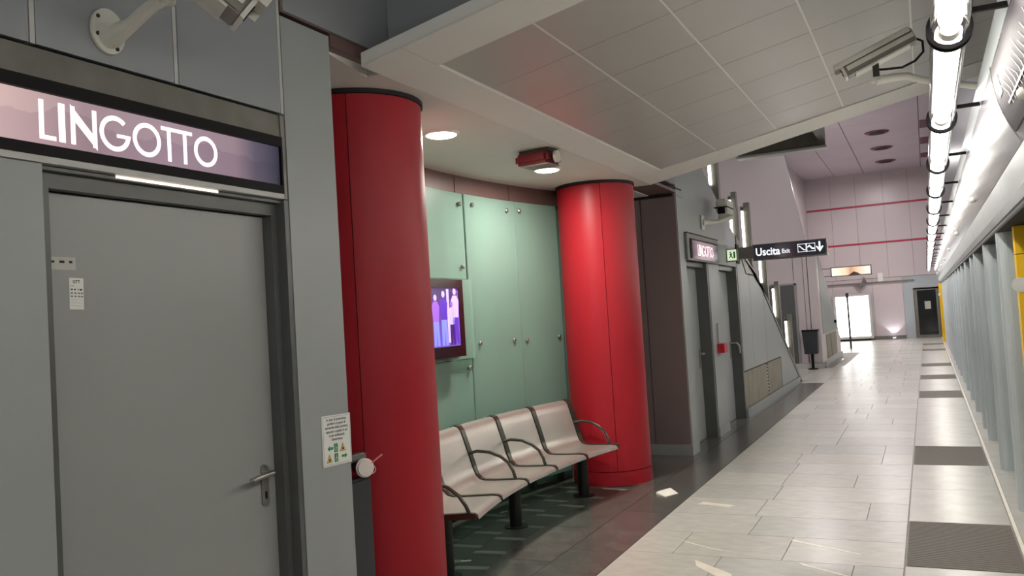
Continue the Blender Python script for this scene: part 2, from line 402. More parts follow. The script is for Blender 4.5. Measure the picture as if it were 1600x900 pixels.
# platform edge strip, mats, edge rail
mats = [(5.62, 6.76), (9.04, 10.17), (15.0, 16.12), (18.4, 19.4), (21.75, 22.75), (28.0, 29.0), (31.4, 32.4)]
segs = []; y = -5.0
for a, b in mats+[(36.98, 36.98)]:
    n = max(1, round((a-y)/1.15)); h = (a-y)/n
    for j in range(n): segs.append((y+j*h, y+(j+1)*h))
    y = b
for a, b in segs: link('edge_slab', tile(.64, b-a, M['strip'], 's'), floor, (.09, (a+b)/2, 0))
mm = MB(); 
for a, b in mats:
    mb = MB().box(-.225, .405, a+.003, b-.003, -.012, 0.001)
    nr = 56 if a < 12 else 14
    for j in range(nr):
        yy = a+.006+(b-a-.012)*j/nr; mb.box(-.22, .40, yy, yy+(b-a)/nr*.55, .001, .0032)
    part('tactile_mat', mb, M['mat'], floor, 'ribbed grey mat set in the platform edge')
part('edge_rail', MB().box(.412, .436, -5, 36.98, -.012, .006), M['rail'], floor)
part('quartz_vein', MB().prism([(-1.80,7.12,0),(-1.52,7.04,0),(-1.56,6.96,0),(-1.72,7.02,0),(-1.83,7.03,0)], (0,0,.0008)), M['quartz'], floor)
part('quartz_vein', MB().prism([(-1.46,5.46,0),(-1.18,5.22,0),(-1.15,5.13,0),(-1.22,5.12,0),(-1.42,5.33,0)], (0,0,.0008)), M['quartz'], floor)
part('quartz_vein', MB().prism([(-.95,6.09,0),(-.5,5.83,0),(-.47,5.80,0),(-.8,5.97,0),(-.93,6.04,0)], (0,0,.0008)), M['quartz'], floor)
part('quartz_vein', MB().prism([(-1.66,5.90,0),(-1.43,5.76,0),(-1.2,5.66,0),(-1.42,5.74,0),(-1.62,5.86,0)], (0,0,.0008)), M['quartz'], floor)
part('quartz_vein', MB().prism([(-.83,5.55,0),(-.55,5.36,0),(-.45,5.29,0),(-.58,5.36,0),(-.8,5.5,0)], (0,0,.0008)), M['quartz'], floor)

# ---- near left wall: backing and separate enamel panels
wl = struct('wall_left', MB().box(-2.95, -2.56, -6, 3.2, 0, 3.9), M['dark'])
for a, b in ((-5.9,-2.3),(-2.29,-1.15),(-1.14,.0),(.01,.595),(.605,1.745)):
    part('panel', MB().box(-2.56, -2.45, a, b, .12, 2.183), M['panel'], wl)
for a, b in ((-5.9,-1.15),(-1.14,.01),(.03,.575),(.595,1.14),(1.16,1.718),(1.742,2.288),(2.312,2.868)):
    part('panel', MB().box(-2.56, -2.45, a, b, 2.562, 3.9), M['panel_up'], wl)
for yy in (.02, .585, 1.15, 1.73, 2.30, 2.88):
    part('seam_strip', MB().box(-2.56, -2.452, yy-.010+.003, yy+.010, 2.562, 3.9), M['seam'], wl)
part('panel', MB().box(-2.56, -2.45, 2.893, 3.23, 0, 3.0), M['panel'], wl, 'tall grey corner panel right of the door')
part('panel', MB().box(-2.95, -2.565, 3.2, 3.23, 0, 2.9), M['panel'], wl)
part('panel', MB().box(-2.56, -2.45, .0, 1.36, 2.19, 2.556), M['panel'], wl)
part('skirting', MB().box(-2.56, -2.44, -5.9, 1.74, 0, .115), M['seam'], wl)
# ---- near door
d1 = struct('door_1', MB().box(-2.56, -2.548, 1.80, 2.828, .01, 2.115), M['door'], (-2.55, 2.3, 0), 'grey enamelled metal service door left of the first red column')
fr1 = part('door_frame', MB().box(-2.56, -2.50, 1.752, 1.80, 0, 2.17).box(-2.56, -2.50, 2.83, 2.862, 0, 2.17).box(-2.56, -2.50, 1.80, 2.83, 2.12, 2.17).box(-2.56, -2.452, 2.862, 2.888, 0, 2.183).box(-2.56, -2.47, 1.748, 2.862, 2.171, 2.182), M['frame'], d1)
hp = MB().prism([(-2.548, 2.762+.021*math.cos(t), (.915 if math.sin(t) < 0 else 1.045)+.021*math.sin(t)) for t in [2*PI*k/20 for k in range(20)]], (.008,0,0))
pl = part('handle_plate', hp, M['steel'], d1)
part('door_handle', MB().tube([(-2.54,2.765,1.035),(-2.50,2.765,1.035),(-2.49,2.755,1.035),(-2.487,2.72,1.034),(-2.487,2.66,1.029),(-2.488,2.638,1.024),(-2.50,2.634,1.022)], .0105, 12), M['steel'], d1)
part('keyhole', MB().box(-2.54, -2.5375, 2.757, 2.767, .925, .955), M['black'], pl)
mb = MB()
for z in (.35, 1.05, 1.95): mb.tube([(-2.532,1.803,z-.05),(-2.532,1.803,z+.05)], .009, 8)
part('hinge', mb, M['steel'], d1)
# stickers
st = thing('door_sticker', (-2.547, 1.875, 1.875), 'small pale label at the left edge of the near grey door', 'sticker')
part('paper', rect(MB(), frame((-2.5475,1.826,1.862),(0,1,0),(0,0,1)), 0, .095, 0, .042, .001), M['label_g'], st)
mb = MB()
for a, w_ in ((.004,.014),(.036,.018),(.071,.012)): rect(mb, frame((-2.5464,1.826,1.862),(0,1,0),(0,0,1)), a, a+w_, .022, .03, .0006)
part('print', mb, M['ink'], st)
st = thing('maintenance_sticker', (-2.547, 1.92, 1.735), 'tall white sticker with a small table on the near grey door', 'sticker')
F = frame((-2.5475,1.893,1.731),(0,1,-.03),(0,0.02,1))
part('paper', rect(MB(), F, 0, .053, 0, .105, .001), M['label_w'], st)
F2 = (F[0]+Vector((.0012,0,0)), F[1], F[2]); mb = MB()
text(mb, F2, 'GTT', .014, .026, .088, 'CENTER', bold=.0004)
text(mb, F2, 'mod', .007, .004, .077)
for a, w_ in ((.006,.006),(.017,.006),(.031,.003),(.038,.009)): rect(mb, F2, a, a+w_, .064, .069, .0004)
part('print', mb, M['ink'], st)
mb = MB()
for z in (.041, .052):
    for a in (.005, .018, .031, .042): rect(mb, F2, a, a+.008, z, z+.005, .0004)
for z in (.032, .022, .012): rect(mb, F2, .004, .049, z, z+.0006, .0004)
part('table_print', mb, M['ink_g'], st)
# ---- station sign
sg = thing('station_sign', (-2.45, 2.11, 2.19), 'long backlit station name sign above the near grey door', 'sign')
mb = MB().prism([(-2.555,1.37,2.452),(-2.447,1.37,2.452),(-2.452,1.37,2.55),(-2.555,1.37,2.55)], (0,1.482,0))
part('hood', mb, M['steel_d'], sg)
part('end_trim', MB().box(-2.56, -2.443, 2.852, 2.876, 2.186, 2.55), M['steel_d'], sg)
part('lower_trim', MB().box(-2.55, -2.441, 1.37, 2.852, 2.186, 2.207), M['seam'], sg)
part('frame', MB().box(-2.55, -2.437, 1.37, 2.852, 2.41, 2.452).box(-2.55, -2.437, 1.37, 2.852, 2.207, 2.243).box(-2.55, -2.437, 1.37, 1.385, 2.243, 2.41).box(-2.55, -2.437, 2.842, 2.852, 2.243, 2.41), M['black'], sg)
fc = part('lit_face', MB().box(-2.50, -2.449, 1.386, 2.841, 2.244, 2.409), M['signface'], sg)
part('lamp', MB().box(-2.4695, -2.468, 2.03, 2.50, 2.176, 2.1855), M['gaplight'], sg)
lingotto(LW(1.74, 2.262, -2.4488), 1.0, .0165, M['letter'], sg, .001)
# ---- emergency notice
en = thing('emergency_notice', (-2.45, 3.13, 1.0), 'white Italian emergency notice with green arrows on the corner panel', 'sign')
F = frame((-2.449, 3.027, 1.006), (0, 1, -.03), (0, 0.012, 1))
part('board', rect(MB(), F, 0, .206, 0, .226, .003), M['label_w'], en)
F2 = (F[0]+Vector((.0034,0,0)), F[1], F[2])
mb = MB()
for a0, a1, b0, b1 in ((.006,.2,.006,.0072),(.006,.2,.2188,.22),(.006,.0072,.006,.22),(.1988,.2,.006,.22)): rect(mb, F2, a0, a1, b0, b1, .0004)
part('border', mb, M['ink_g'], en)
mb = MB()
for j, s in enumerate(('In caso di emergenza', 'portarsi al punto di', 'estremità della banchina', 'opposto a quello in cui', 'si sta verificando', "l'emergenza")):
    text(mb, F2, s, .0168, .103, .201-j*.0178, 'CENTER', bold=.00035, wide=1.0)
part('text', mb, M['ink'], en)
def arrow(F, a, b, s, dirn):
    mb = MB(); pts = [(-.02,-.0055),(.004,-.0055),(.004,-.0125),(.02,0),(.004,.0125),(.004,.0055),(-.02,.0055)]
    return poly(mb, F, [(a+dirn*p*s, b+q*s) for p, q in (pts if dirn > 0 else pts)], .0006)
for (aa, bb, dr) in ((.052, .078, -1), (.152, .036, 1)):
    part('arrow', arrow(F2, aa, bb, 1.0, dr), M['green'], en)
    t_ = text(MB(), (F2[0]+Vector((.0008,0,0)), F2[1], F2[2]), 'SOS', .006, aa, bb-.0025, 'CENTER'); part('arrow_text', t_, M['label_w'], en)
for aa, bb in ((.092,.078),(.092,.034)):
    part('wheelchair_square', rect(MB(), F2, aa-.013, aa+.013, bb-.019, bb+.019, .0006), M['green'], en)
    F3 = (F2[0]+Vector((.0008,0,0)), F2[1], F2[2]); mb = MB()
    disc(mb, F3, aa-.001, bb+.012, .0026, .0003, 10); rect(mb, F3, aa-.0025, aa+.0005, bb-.002, bb+.008, .0003)
    rect(mb, F3, aa-.0025, aa+.006, bb-.002, bb+.001, .0003); rect(mb, F3, aa+.004, aa+.0065, bb-.010, bb-.001, .0003)
    disc(mb, F3, aa-.001, bb-.007, .0078, .0003, 14, .0058, PI*.6, PI*2)
    part('wheelchair_symbol', mb, M['label_w'], en)
for aa, bb in ((.142,.076),(.044,.034)):
    part('warning_triangle', poly(MB(), F2, [(aa-.02,bb-.017),(aa+.02,bb-.017),(aa,bb+.019)], .0006), M['ink'], en)
    F3 = (F2[0]+Vector((.0008,0,0)), F2[1], F2[2])
    t_ = part('triangle_face', poly(MB(), F3, [(aa-.0165,bb-.015),(aa+.0165,bb-.015),(aa,bb+.0145)], .0004), M['warn'], en)
    F4 = (F2[0]+Vector((.0014,0,0)), F2[1], F2[2])
    part('flame_symbol', poly(MB(), F4, [(aa-.006,bb-.012),(aa+.006,bb-.012),(aa+.006,bb-.004),(aa+.002,bb-.001),(aa,bb+.006),(aa-.003,bb-.001),(aa-.006,bb-.005)], .0003), M['ink'], en)
part('divider', rect(MB(), F2, .03, .17, .0555, .0563, .0004), M['warn'], en)

# ---- beam over the bay, bulkheads
bw = struct('wall_left', MB().box(-2.60, -2.452, 2.895, 9.4, 3.02, 6.7), M['brown'])
part('panel', MB().box(-2.455, -2.44, 2.905, 3.74, 3.025, 6.7), M['panel_up'], bw)
part('panel', MB().box(-2.455, -2.44, 8.3, 9.4, 3.025, 6.7), M['panel_up'], bw)
part('soffit', MB().box(-2.50, -2.445, 3.235, 3.74, 2.955, 3.015), M['brown'], bw)
part('soffit', MB().box(-2.75, -2.44, 8.365, 9.385, 2.935, 2.965), M['brown'], bw)
part('soffit', MB().box(-4.2, -2.48, 9.36, 9.389, 2.90, 2.932), M['dark'], bw)
SL = 0.195
cz = lambda x: 2.9+SL*(x+2.42)
mb = MB().prism([(-2.435,3.72,cz(-2.435)+.07),(2.5,3.72,cz(2.5)+.07),(2.5,3.72,6.7),(-2.435,3.72,6.7)], (0,.12,0))
struct('wall_front', mb, M['panel_up'])
# alcove ceiling
ac = struct('ceiling', MB().box(-4.5, -2.42, 3.60, 8.36, 2.9, 2.95).box(-4.5,-2.752,8.36,9.4,2.93,2.95).prism([(-4.5,3.2,2.957),(-4.5,3.6,2.9),(-4.5,3.6,2.95),(-4.5,3.3,3.0),(-4.5,3.2,3.0)],(2.0,0,0)), M['white'], (-3.4,6,2.9))
# sloping canopy: frame, bars, tiles
def slab(mb, x0, x1, y0, y1, lo, hi):
    return mb.prism([(x0,y0,cz(x0)+lo),(x1,y0,cz(x1)+lo),(x1,y0,cz(x1)+hi),(x0,y0,cz(x0)+hi)], (0,y1-y0,0))
cn = struct('ceiling', slab(MB(), -2.418, 1.2, 3.44, 8.36, .012, .07), M['tbar'], (-1, 6, 3.2))
part('frame_border', slab(MB(), -2.418, -2.18, 3.44, 8.36, 0, .012), M['white'], cn)
part('frame_border', slab(MB(), -2.178, 1.2, 3.44, 3.785, 0, .012), M['white'], cn)
part('frame_border', slab(MB(), -2.178, 1.2, 7.86, 8.36, 0, .012), M['white'], cn)
XC = [-2.175, -1.64, -1.092, -.526, .038, .60, 1.18]
YC = [3.79+.581*j for j in range(8)]
for a, b in zip(XC, XC[1:]):
    for c, d in zip(YC, YC[1:]):
        part('ceiling_tile', slab(MB(), a+.006, b-.006, c+.0035, d-.0035, .009, .012), M['tilec'], cn)
# ---- bay back wall (curved), trim, glass
bk = struct('wall_back', MB().strip([arc(6.85,-.33+.66*k/32,0) for k in range(33)], [arc(6.85,-.33+.66*k/32,2.9) for k in range(33)], (-.08,0,0)), M['mint'], (-3.7,6,0))
def arcstrip(R, t0, t1, z0, z1, th=.012, n=10):
    mb = MB(); return mb.strip([arc(R,t0+(t1-t0)*k/n,z0) for k in range(n+1)], [arc(R,t0+(t1-t0)*k/n,z1) for k in range(n+1)], (-th,0,0))
tj = [-.30, -.18, -.061, .057, .184, .30]
for a, b in zip(tj, tj[1:]):
    part('trim_panel', arcstrip(6.74, a+.001, b-.001, 2.745, 2.899, .02), M['brown'], bk)
struct('wall_side', MB().box(-3.36, -3.30, 8.17, 9.4, 0, 2.9).box(-3.36,-3.30,3.2,3.83,0,2.9), M['brownwall'], (-3.33,6,0))
# studs behind the glass
for t in (-.27, -.12, .035, .10, .165, .215, .28):
    part('stud', MB().box(*(lambda p: (p.x-.03, p.x+.015, p.y-.03, p.y+.03))(arc(6.80,t)), 0, 2.74), M['stud'], bk)
# glass panels, named one by one
gl = [(-.42,-.186,'leftmost'), (-.18,.058,'tv'), (.064,.184,'mid'), (.190,.309,'right'), (.316,.44,'far')]
def bolt(t, z, par):
    p = arc(6.70, t, z); n = Vector((math.cos(t), -math.sin(t), 0))
    b = MB().tube([p-n*.06, p+n*.006, p+n*.012, p+n*.02], .016, 14, rs=[.010,.018,.022,.014])
    part('bolt', b, M['steel'], par)
def gpanel(t0, t1, z0, z1, label, bolts, R=6.70):
    t = thing('glass_panel', tuple(arc(R,(t0+t1)/2,z0)), label, 'glass panel')
    part('pane', arcstrip(R, t0, t1, z0, z1, .012, 12), M['glass'], t)
    for bt, bz in bolts: bolt(bt, bz, t)
gpanel(-.284,-.186,.1,2.735,'tall green glass panel hidden left of the screen behind the first column', [(-.2,2.65),(-.2,1.43)])
gpanel(-.18,.0665,1.995,2.735,'green glass panel above the wall screen', [(.056,2.64),(.056,2.1),(-.165,2.64)], 6.71)
gpanel(-.18,.066,1.315,1.985,'green glass panel holding the wall screen', [(.058,1.9),(.058,1.43)], 6.66)
gpanel(-.18,.0675,.1,1.305,'green glass panel below the wall screen', [(.058,1.23),(.058,.4)], 6.71)
gpanel(.069,.1865,.1,2.735,'tall green glass panel directly right of the wall screen', [(.086,2.65),(.086,1.43),(.168,2.64),(.168,1.43)])
gpanel(.188,.286,.1,2.735,'tall green glass panel just left of the second red column', [(.198,2.65),(.198,1.42),(.275,1.43)])
# ---- screen
tv = thing('wall_screen', (-3.5, 5.9, 1.34), 'black framed screen showing a purple picture, between first column and glass', 'screen')
R_ = 6.60; ta, tb = math.asin((5.30-CY)/R_), math.asin((6.165-CY)/R_)
pa, pb = arc(R_, -.075, 0), arc(R_, .0262, 0); U = (pb-pa).normalized(); N = U.cross(Vector((0,0,1)))
W_ = (pb-pa).length; O = pa+Vector((0,0,1.345))
part('housing', MB().prism([O, O+U*W_, O+U*W_+Vector((0,0,.63)), O+Vector((0,0,.63))], -N*.05), M['black'], tv)
mb = MB()
for o_, w2, z0, z1 in ((0,W_,0,.09),(0,W_,.56,.63),(0,.07,.09,.56),(W_-.075,.075,.09,.56)):
    q = O+U*o_+Vector((0,0,z0)); mb.prism([q, q+U*w2, q+U*w2+Vector((0,0,z1-z0)), q+Vector((0,0,z1-z0))], N*.008)
part('bezel', mb, mat('dark_purple_bezel', (34, 8, 18), .2, 0, 0), tv)
F = (O+N*.001, U, Vector((0,0,1))); SW = W_-.075
sc_ = part('picture', rect(MB(), F, .07, SW, .09, .56, .001), M['scr_bg'], tv)
def fig(a, s, body, legs, head, zf=.10):
    F2 = (O+N*.0025, U, Vector((0,0,1)))
    part('picture_figure', disc(MB(), F2, a, zf+.40*s, .026*s, .0006, 12), M['scr'][head], tv)
    part('picture_figure', poly(MB(), F2, [(a-.045*s,zf+.20*s),(a+.045*s,zf+.20*s),(a+.062*s,zf+.33*s),(a+.03*s,zf+.37*s),(a-.03*s,zf+.37*s),(a-.062*s,zf+.33*s)], .0005), M['scr'][body], tv)
    part('picture_figure', poly(MB(), F2, [(a-.045*s,zf),(a-.005*s,zf),(a,zf+.15*s),(a+.01*s,zf),(a+.05*s,zf),(a+.045*s,zf+.20*s),(a-.045*s,zf+.20*s)], .0005), M['scr'][legs], tv)
F2 = (O+N*.0018, U, Vector((0,0,1)))
part('picture_figure', rect(MB(), F2, W_-.275, W_-.235, .12, .55, .0003), M['scr'][0], tv)
part('picture_figure', rect(MB(), F2, W_-.23, W_-.09, .47, .52, .0003), M['scr'][4], tv)
part('picture_figure', rect(MB(), F2, W_-.098, W_-.08, .12, .54, .0003), M['scr'][3], tv)
fig(W_-.33, 1.02, 1, 2, 0); fig(W_-.20, .82, 0, 4, 3); fig(W_-.14, 1.05, 0, 1, 0, .11); fig(W_-.46, .95, 3, 2, 0)

# ---- red columns
def column(x, y, seams, label):
    t = thing('column', (x, y, 0), label, 'column', None)
    n = 64; r = .38
    ang = sorted(seams)
    for i in range(len(ang)):
        a0 = ang[i]; a1 = ang[(i+1) % len(ang)] + (2*PI if i == len(ang)-1 else 0)
        k = max(8, int((a1-a0)/(2*PI)*n)); e = .006
        pts = [(x+r*math.cos(a0+e+(a1-a0-2*e)*j/k), y+r*math.sin(a0+e+(a1-a0-2*e)*j/k)) for j in range(k+1)]
        mb = MB(); A = [mb.bm.verts.new((p[0],p[1],.135)) for p in pts]; B = [mb.bm.verts.new((p[0],p[1],2.872)) for p in pts]
        C_ = [mb.bm.verts.new((x+(p[0]-x)*.97,y+(p[1]-y)*.97,.135)) for p in pts]; D_ = [mb.bm.verts.new((x+(p[0]-x)*.97,y+(p[1]-y)*.97,2.872)) for p in pts]
        for j in range(k):
            f = mb.bm.faces.new((A[j],A[j+1],B[j+1],B[j])); f.smooth = True
            mb.bm.faces.new((C_[j+1],C_[j],D_[j],D_[j+1])); mb.bm.faces.new((B[j],B[j+1],D_[j+1],D_[j])); mb.bm.faces.new((A[j+1],A[j],C_[j],C_[j+1]))
        mb.bm.faces.new((A[0],B[0],D_[0],C_[0])); mb.bm.faces.new((A[-1],C_[-1],D_[-1],B[-1]))
        part('cladding', mb, M['red'], t)
    part('core', MB().tube([(x,y,0),(x,y,2.898)], .362, 48), M['dark'], t)
    part('top_ring', MB().tube([(x,y,2.874),(x,y,2.899)], .392, 56), M['dark'], t)
    part('plinth', MB().tube([(x,y,0),(x,y,.128)], .386, 56), M['red'], t)
def seamang(x, y, frac):
    """angle on the circle facing the camera side; frac -1..1 across the visible face (left..right)"""
    b = math.atan2(-y, -x)          # direction to the camera
    return (b + frac) % (2*PI)
c1 = column(-2.89, 4.02, [seamang(-2.89,4.02,S1), seamang(-2.89,4.02,S1+2.09), seamang(-2.89,4.02,S1-2.09)], 'glossy dark red round column nearest the grey door')
c2 = column(-2.89, 7.98, [seamang(-2.89,7.98,S2), seamang(-2.89,7.98,S2+2.09), seamang(-2.89,7.98,S2-2.09)], 'bright red round column at the far end of the bench')

# ---- far left wall with two doors, stair flank
def capz(y): 
    P = [(9.0,4.2),(10.93,3.34),(12.66,2.62),(15.07,1.68),(18.6,0.0)]
    for (a, b), (c, d) in zip(P, P[1:]):
        if y <= c: return b+(d-b)*(y-a)/(c-a)
    return 0
wf = struct('wall_left', MB().box(-4.3, -2.62, 9.42, 12.6, 0, 2.5).box(-4.3,-2.62,9.42,11.0,2.5,3.2).box(-4.3,-2.6,9.42,9.75,3.2,6.7), M['door'], (-2.6,11,0))
X0, X1 = -2.62, -2.45
part('panel', MB().box(X0, X1, 9.41, 9.68, .12, 2.9), M['panel'], wf)
part('panel', MB().box(X0, X1, 10.76, 11.36, .12, 2.19), M['panel'], wf)
part('panel', MB().prism([(X0,9.68,2.2),(X0,12.6,2.2),(X0,12.6,capz(12.6)),(X0,10.93,3.34),(X0,9.68,capz(9.68)),(X0,9.41,capz(9.41)),(X0,9.41,2.903),(X0,9.68,2.903)], (X1-X0,0,0)), M['panel'], wf)
part('panel', MB().prism([(X0,9.41,3.95),(X0,9.68,3.95),(X0,9.68,6.7),(X0,9.41,6.7)], (X1-X0,0,0)), M['panel_up'], wf)
part('panel', MB().box(-2.86, -2.46, 9.39, 9.418, .12, 2.97), M['brownwall'], wf)
part('panel', MB().box(-4.2, -2.87, 9.39, 9.418, .12, 2.97), M['brownwall'], wf)
part('skirting', MB().box(-4.2, -2.44, 9.37, 9.40, 0, .12).box(-2.6,-2.44,9.40,9.68,0,.12), M['panel'], wf)
part('skirting', MB().box(-2.6, -2.44, 10.76, 11.36, 0, .12), M['panel'], wf)
part('dark_slot', MB().box(-2.4495, -2.447, 9.37, 9.66, 2.985, 3.0), M['dark'], wf)
for n_, ya, yb in ((2, 9.70, 10.74), (3, 11.38, 12.58)):
    d = struct('door_%d' % n_, MB().box(-2.615, -2.60, ya, yb, .01, 2.13), M['panel'], (-2.6,(ya+yb)/2,0), ['pale grey service door below the far station sign','pale grey service door below the green emergency sign'][n_-2])
    part('door_frame', MB().box(-2.615, -2.455, yb-.05, yb+.015, 0, 2.19).box(-2.615,-2.455,ya-.015,ya+.0,0,2.19).box(-2.615,-2.50,ya,yb-.05,2.135,2.19), M['frame'], d)
    hy = yb-.14
    part('handle_plate', MB().box(-2.60, -2.59, hy-.02, hy+.02, .88, 1.12), M['steel'], d)
    part('door_handle', MB().tube([(-2.59,hy,1.06),(-2.54,hy,1.06),(-2.53,hy-.02,1.06),(-2.53,hy-.13,1.06)] if n_ == 2 else [(-2.59,hy,1.10),(-2.50,hy,1.10),(-2.47,hy+.02,1.06),(-2.47,hy+.06,.95)], .014, 8), M['steel'], d)
# stair flank
fk = struct('wall_left', MB().prism([(-2.54,12.6,0),(-2.54,18.6,0),(-2.54,15.07,1.66),(-2.54,12.66,2.60),(-2.54,12.6,2.62)], (.05,0,0)), M['dark'], (-2.5,15,0))
part('panel', MB().prism([(-2.49,12.615,.68),(-2.49,13.45,.68),(-2.49,13.45,2.10),(-2.49,13.23,2.11),(-2.49,12.85,2.42),(-2.49,12.615,2.45)], (.04,0,0)), M['panel'], fk)
part('panel', MB().prism([(-2.49,13.46,.68),(-2.49,14.62,.68),(-2.49,14.62,1.83),(-2.49,14.16,2.10),(-2.49,13.46,2.10)], (.04,0,0)), M['panel'], fk)
part('panel', MB().prism([(-2.49,14.63,.68),(-2.49,16.05,.68),(-2.49,16.05,.14),(-2.49,18.15,.14),(-2.49,14.95,1.68),(-2.49,14.63,1.82)], (.04,0,0)), M['panel'], fk)
part('capping', MB().prism([(-2.56,12.62,2.46),(-2.56,12.86,2.43),(-2.56,13.25,2.12),(-2.56,14.17,2.11),(-2.56,14.97,1.69),(-2.56,18.3,.06),(-2.56,18.62,0),(-2.56,15.07,1.72),(-2.56,12.66,2.66)], (.12,0,0)), M['steel_d'], fk)
part('skirting', MB().box(-2.49, -2.43, 12.6, 18.2, 0, .125), M['panel'], fk)
part('vent_board', MB().box(-2.49, -2.458, 12.62, 14.52, .14, .66), M['rust'], fk, 'grimy vent board low on the stair flank')
part('vent_board', MB().box(-2.49, -2.458, 14.66, 16.03, .14, .66), M['rust'], fk, 'grimy vent board low on the stair flank')
mb = MB()
for j in range(9): mb.box(-2.485, -2.462, 14.53, 14.65, .16+j*.055, .185+j*.055)
part('vent_louvre', mb, M['seam'], fk)
# escalator behind the flank
es = thing('staircase', (-3.3, 15, 0), 'stair rising behind the sloping grey flank', 'stairs')
mb = MB()
for j in range(20):
    ya = 18.5-j*.32; mb.box(-3.75, -2.74, ya-.32, ya, max(0,.14*j-.3), .14*(j+1))
part('steps', mb, M['steel_d'], es)
part('parapet', MB().prism([(-3.9,18.6,0),(-3.9,12.0,2.95),(-3.9,10,3.6),(-3.9,10,0)], (.12,0,0)), M['pink'], es)
part('handrail', MB().tube([(-2.80,18.3,.95),(-2.80,15.1,2.35),(-2.80,12.7,3.4)], .02, 8), M['steel'], es)
# stair lamps
def lamp_post(y, z0, z1, x=-2.6, wd=.2, label='', base=None):
    x -= .035
    t = thing('stair_lamp', (x, y, max(0,capz(y))), label, 'lamp')
    b = capz(y)-.1 if base is None else base
    part('post', MB().box(x+.012, x+.095, y+.03, y+.16, b, z1+.14).box(x-.05, x+.012, y+.05, y+.12, b, z1+.08), M['steel_d'], t)
    part('reflector', MB().box(x-.045, x+.012, y+.025, y+.035, z0-.05, z1+.08), M['steel'], t)
    part('tube_lamp', MB().tube([(x-.01,y,z0),(x-.01,y,z1)], .019, 10), M['tube2'], t)
    part('clip', MB().tube([(x-.01,y+.01,z1+.01),(x-.01,y+.01,z1+.05)], .018, 8), M['bench_d'], t)
lamp_post(12.2, 3.39, 4.0, -2.62, .22, 'topmost vertical tube lamp under the canopy edge')
lamp_post(15.0, 2.84, 3.49, -2.92, .14, 'thin vertical tube lamp behind the dome camera', 1.70)
lamp_post(14.35, 2.50, 3.2, -2.6, .22, 'bright vertical tube lamp above the exit sign', 1.7)
lamp_post(15.7, 2.03, 2.56, -2.6, .2, 'vertical tube lamp just under the exit sign')
lamp_post(16.95, 1.39, 1.93, -2.6, .2, 'second lowest vertical tube lamp on the stair slope')
lamp_post(18.27, .73, 1.27, -2.6, .2, 'lowest vertical tube lamp on the stair slope')

# ---- tall hall
mb = MB().prism([(-7.5,22.2,0),(-2.62,22.2,0),(-2.62,22.2,3.1),(-2.96,22.2,5.3),(-3.2,22.2,6.7),(-7.5,22.2,6.7)], (0,.3,0))
wb = struct('wall_back', mb, M['pink'], (-4,22.2,0))
part('edge_band', MB().prism([(-3.05,22.17,2.9),(-2.60,22.17,2.9),(-2.60,22.17,3.1),(-2.94,22.17,5.3),(-3.18,22.17,6.7),(-3.5,22.17,6.7)], (0,.03,0)), M['pink'], wb)
part('panel', MB().box(-2.60, -2.39, 22.18, 22.6, .14, 3.1), M['pink'], wb)
part('seam_line', MB().box(-2.72, -2.71, 22.19, 22.2, .14, 2.9).box(-2.95,-2.94,22.19,22.2,2.2,2.9), M['frame'], wb)
part('skirting', MB().box(-3.6, -2.37, 22.14, 22.18, 0, .13), M['seam'], wb)
d4 = struct('door_4', MB().box(-3.7, -2.95, 22.17, 22.198, 0, 2.08), M['frame'], (-3.3,22.2,0), 'dark grey door at the foot of the big pale wall')
part('door_frame', MB().box(-2.95, -2.9, 22.15, 22.198, 0, 2.13).box(-3.75,-2.9,22.15,22.198,2.085,2.13), M['door'], d4)
f2 = struct('wall_left', MB().prism([(-3.6,22.6,0),(-3.6,27.2,0),(-3.6,27.2,.55),(-3.6,26.87,.7),(-3.6,22.6,3.0)], (1.2,0,0)), M['pink'], (-3,24.5,0))
part('panel', MB().prism([(-2.40,22.6,.82),(-2.40,26.55,.82),(-2.40,22.95,2.75),(-2.40,22.6,2.9)], (.02,0,0)), M['panel'], f2)
part('skirting', MB().box(-2.40, -2.36, 22.6, 27.2, 0, .13), M['seam'], f2)
part('vent_board', MB().box(-2.40, -2.385, 23.3, 24.3, .16, .78), M['rust'], f2)
part('vent_board', MB().box(-2.40, -2.385, 24.45, 25.9, .16, .78), M['rust'], f2)
part('panel', MB().box(-2.395, -2.33, 25.5, 25.75, 1.02, 1.1), M['black'], f2)
wl2 = struct('wall_left', MB().box(-4.4, -4.2, 22.5, 37, 0, 6.7), M['pink'])
we = struct('wall_end', MB().box(-4.4, 3, 37, 37.2, 0, 6.75), M['steel_d'], (0,37,0))
for a, b in ((-4.2,-3.25),(-3.24,-2.3),(-2.29,-1.28),(-1.27,-.36),(-.35,.8),(.81,2.2)):
    for z0, z1 in ((2.46,3.83),(3.91,5.35),(5.43,6.7)):
        part('panel', MB().box(a, b, 36.97, 37.0, z0, z1), M['pink'], we)
for a, b in ((-4.2,-3.42),(-3.41,-1.92),(-1.91,-.82)):
    part('panel', MB().box(a, b, 36.97, 37.0, .14, 2.44), M['pink'], we)
part('panel', MB().box(-.81, -.46, 36.96, 37.0, .0, 2.44), M['bluegrey'], we)
part('panel', MB().box(-.46, .8, 36.96, 37.0, 1.97, 2.44), M['bluegrey'], we)
part('red_band', MB().box(-4.2, 2.2, 36.965, 37.0, 3.84, 3.90), M['stripe_red'], we)
part('red_band', MB().box(-4.2, 2.2, 36.965, 37.0, 5.36, 5.42), M['stripe_red'], we)
part('skirting', MB().box(-4.2, -.82, 36.95, 37.0, 0, .135), M['steel_d'], we)
part('ledge', MB().box(-3.6, -.4, 36.9, 36.97, 2.26, 2.31), M['steel_d'], we)
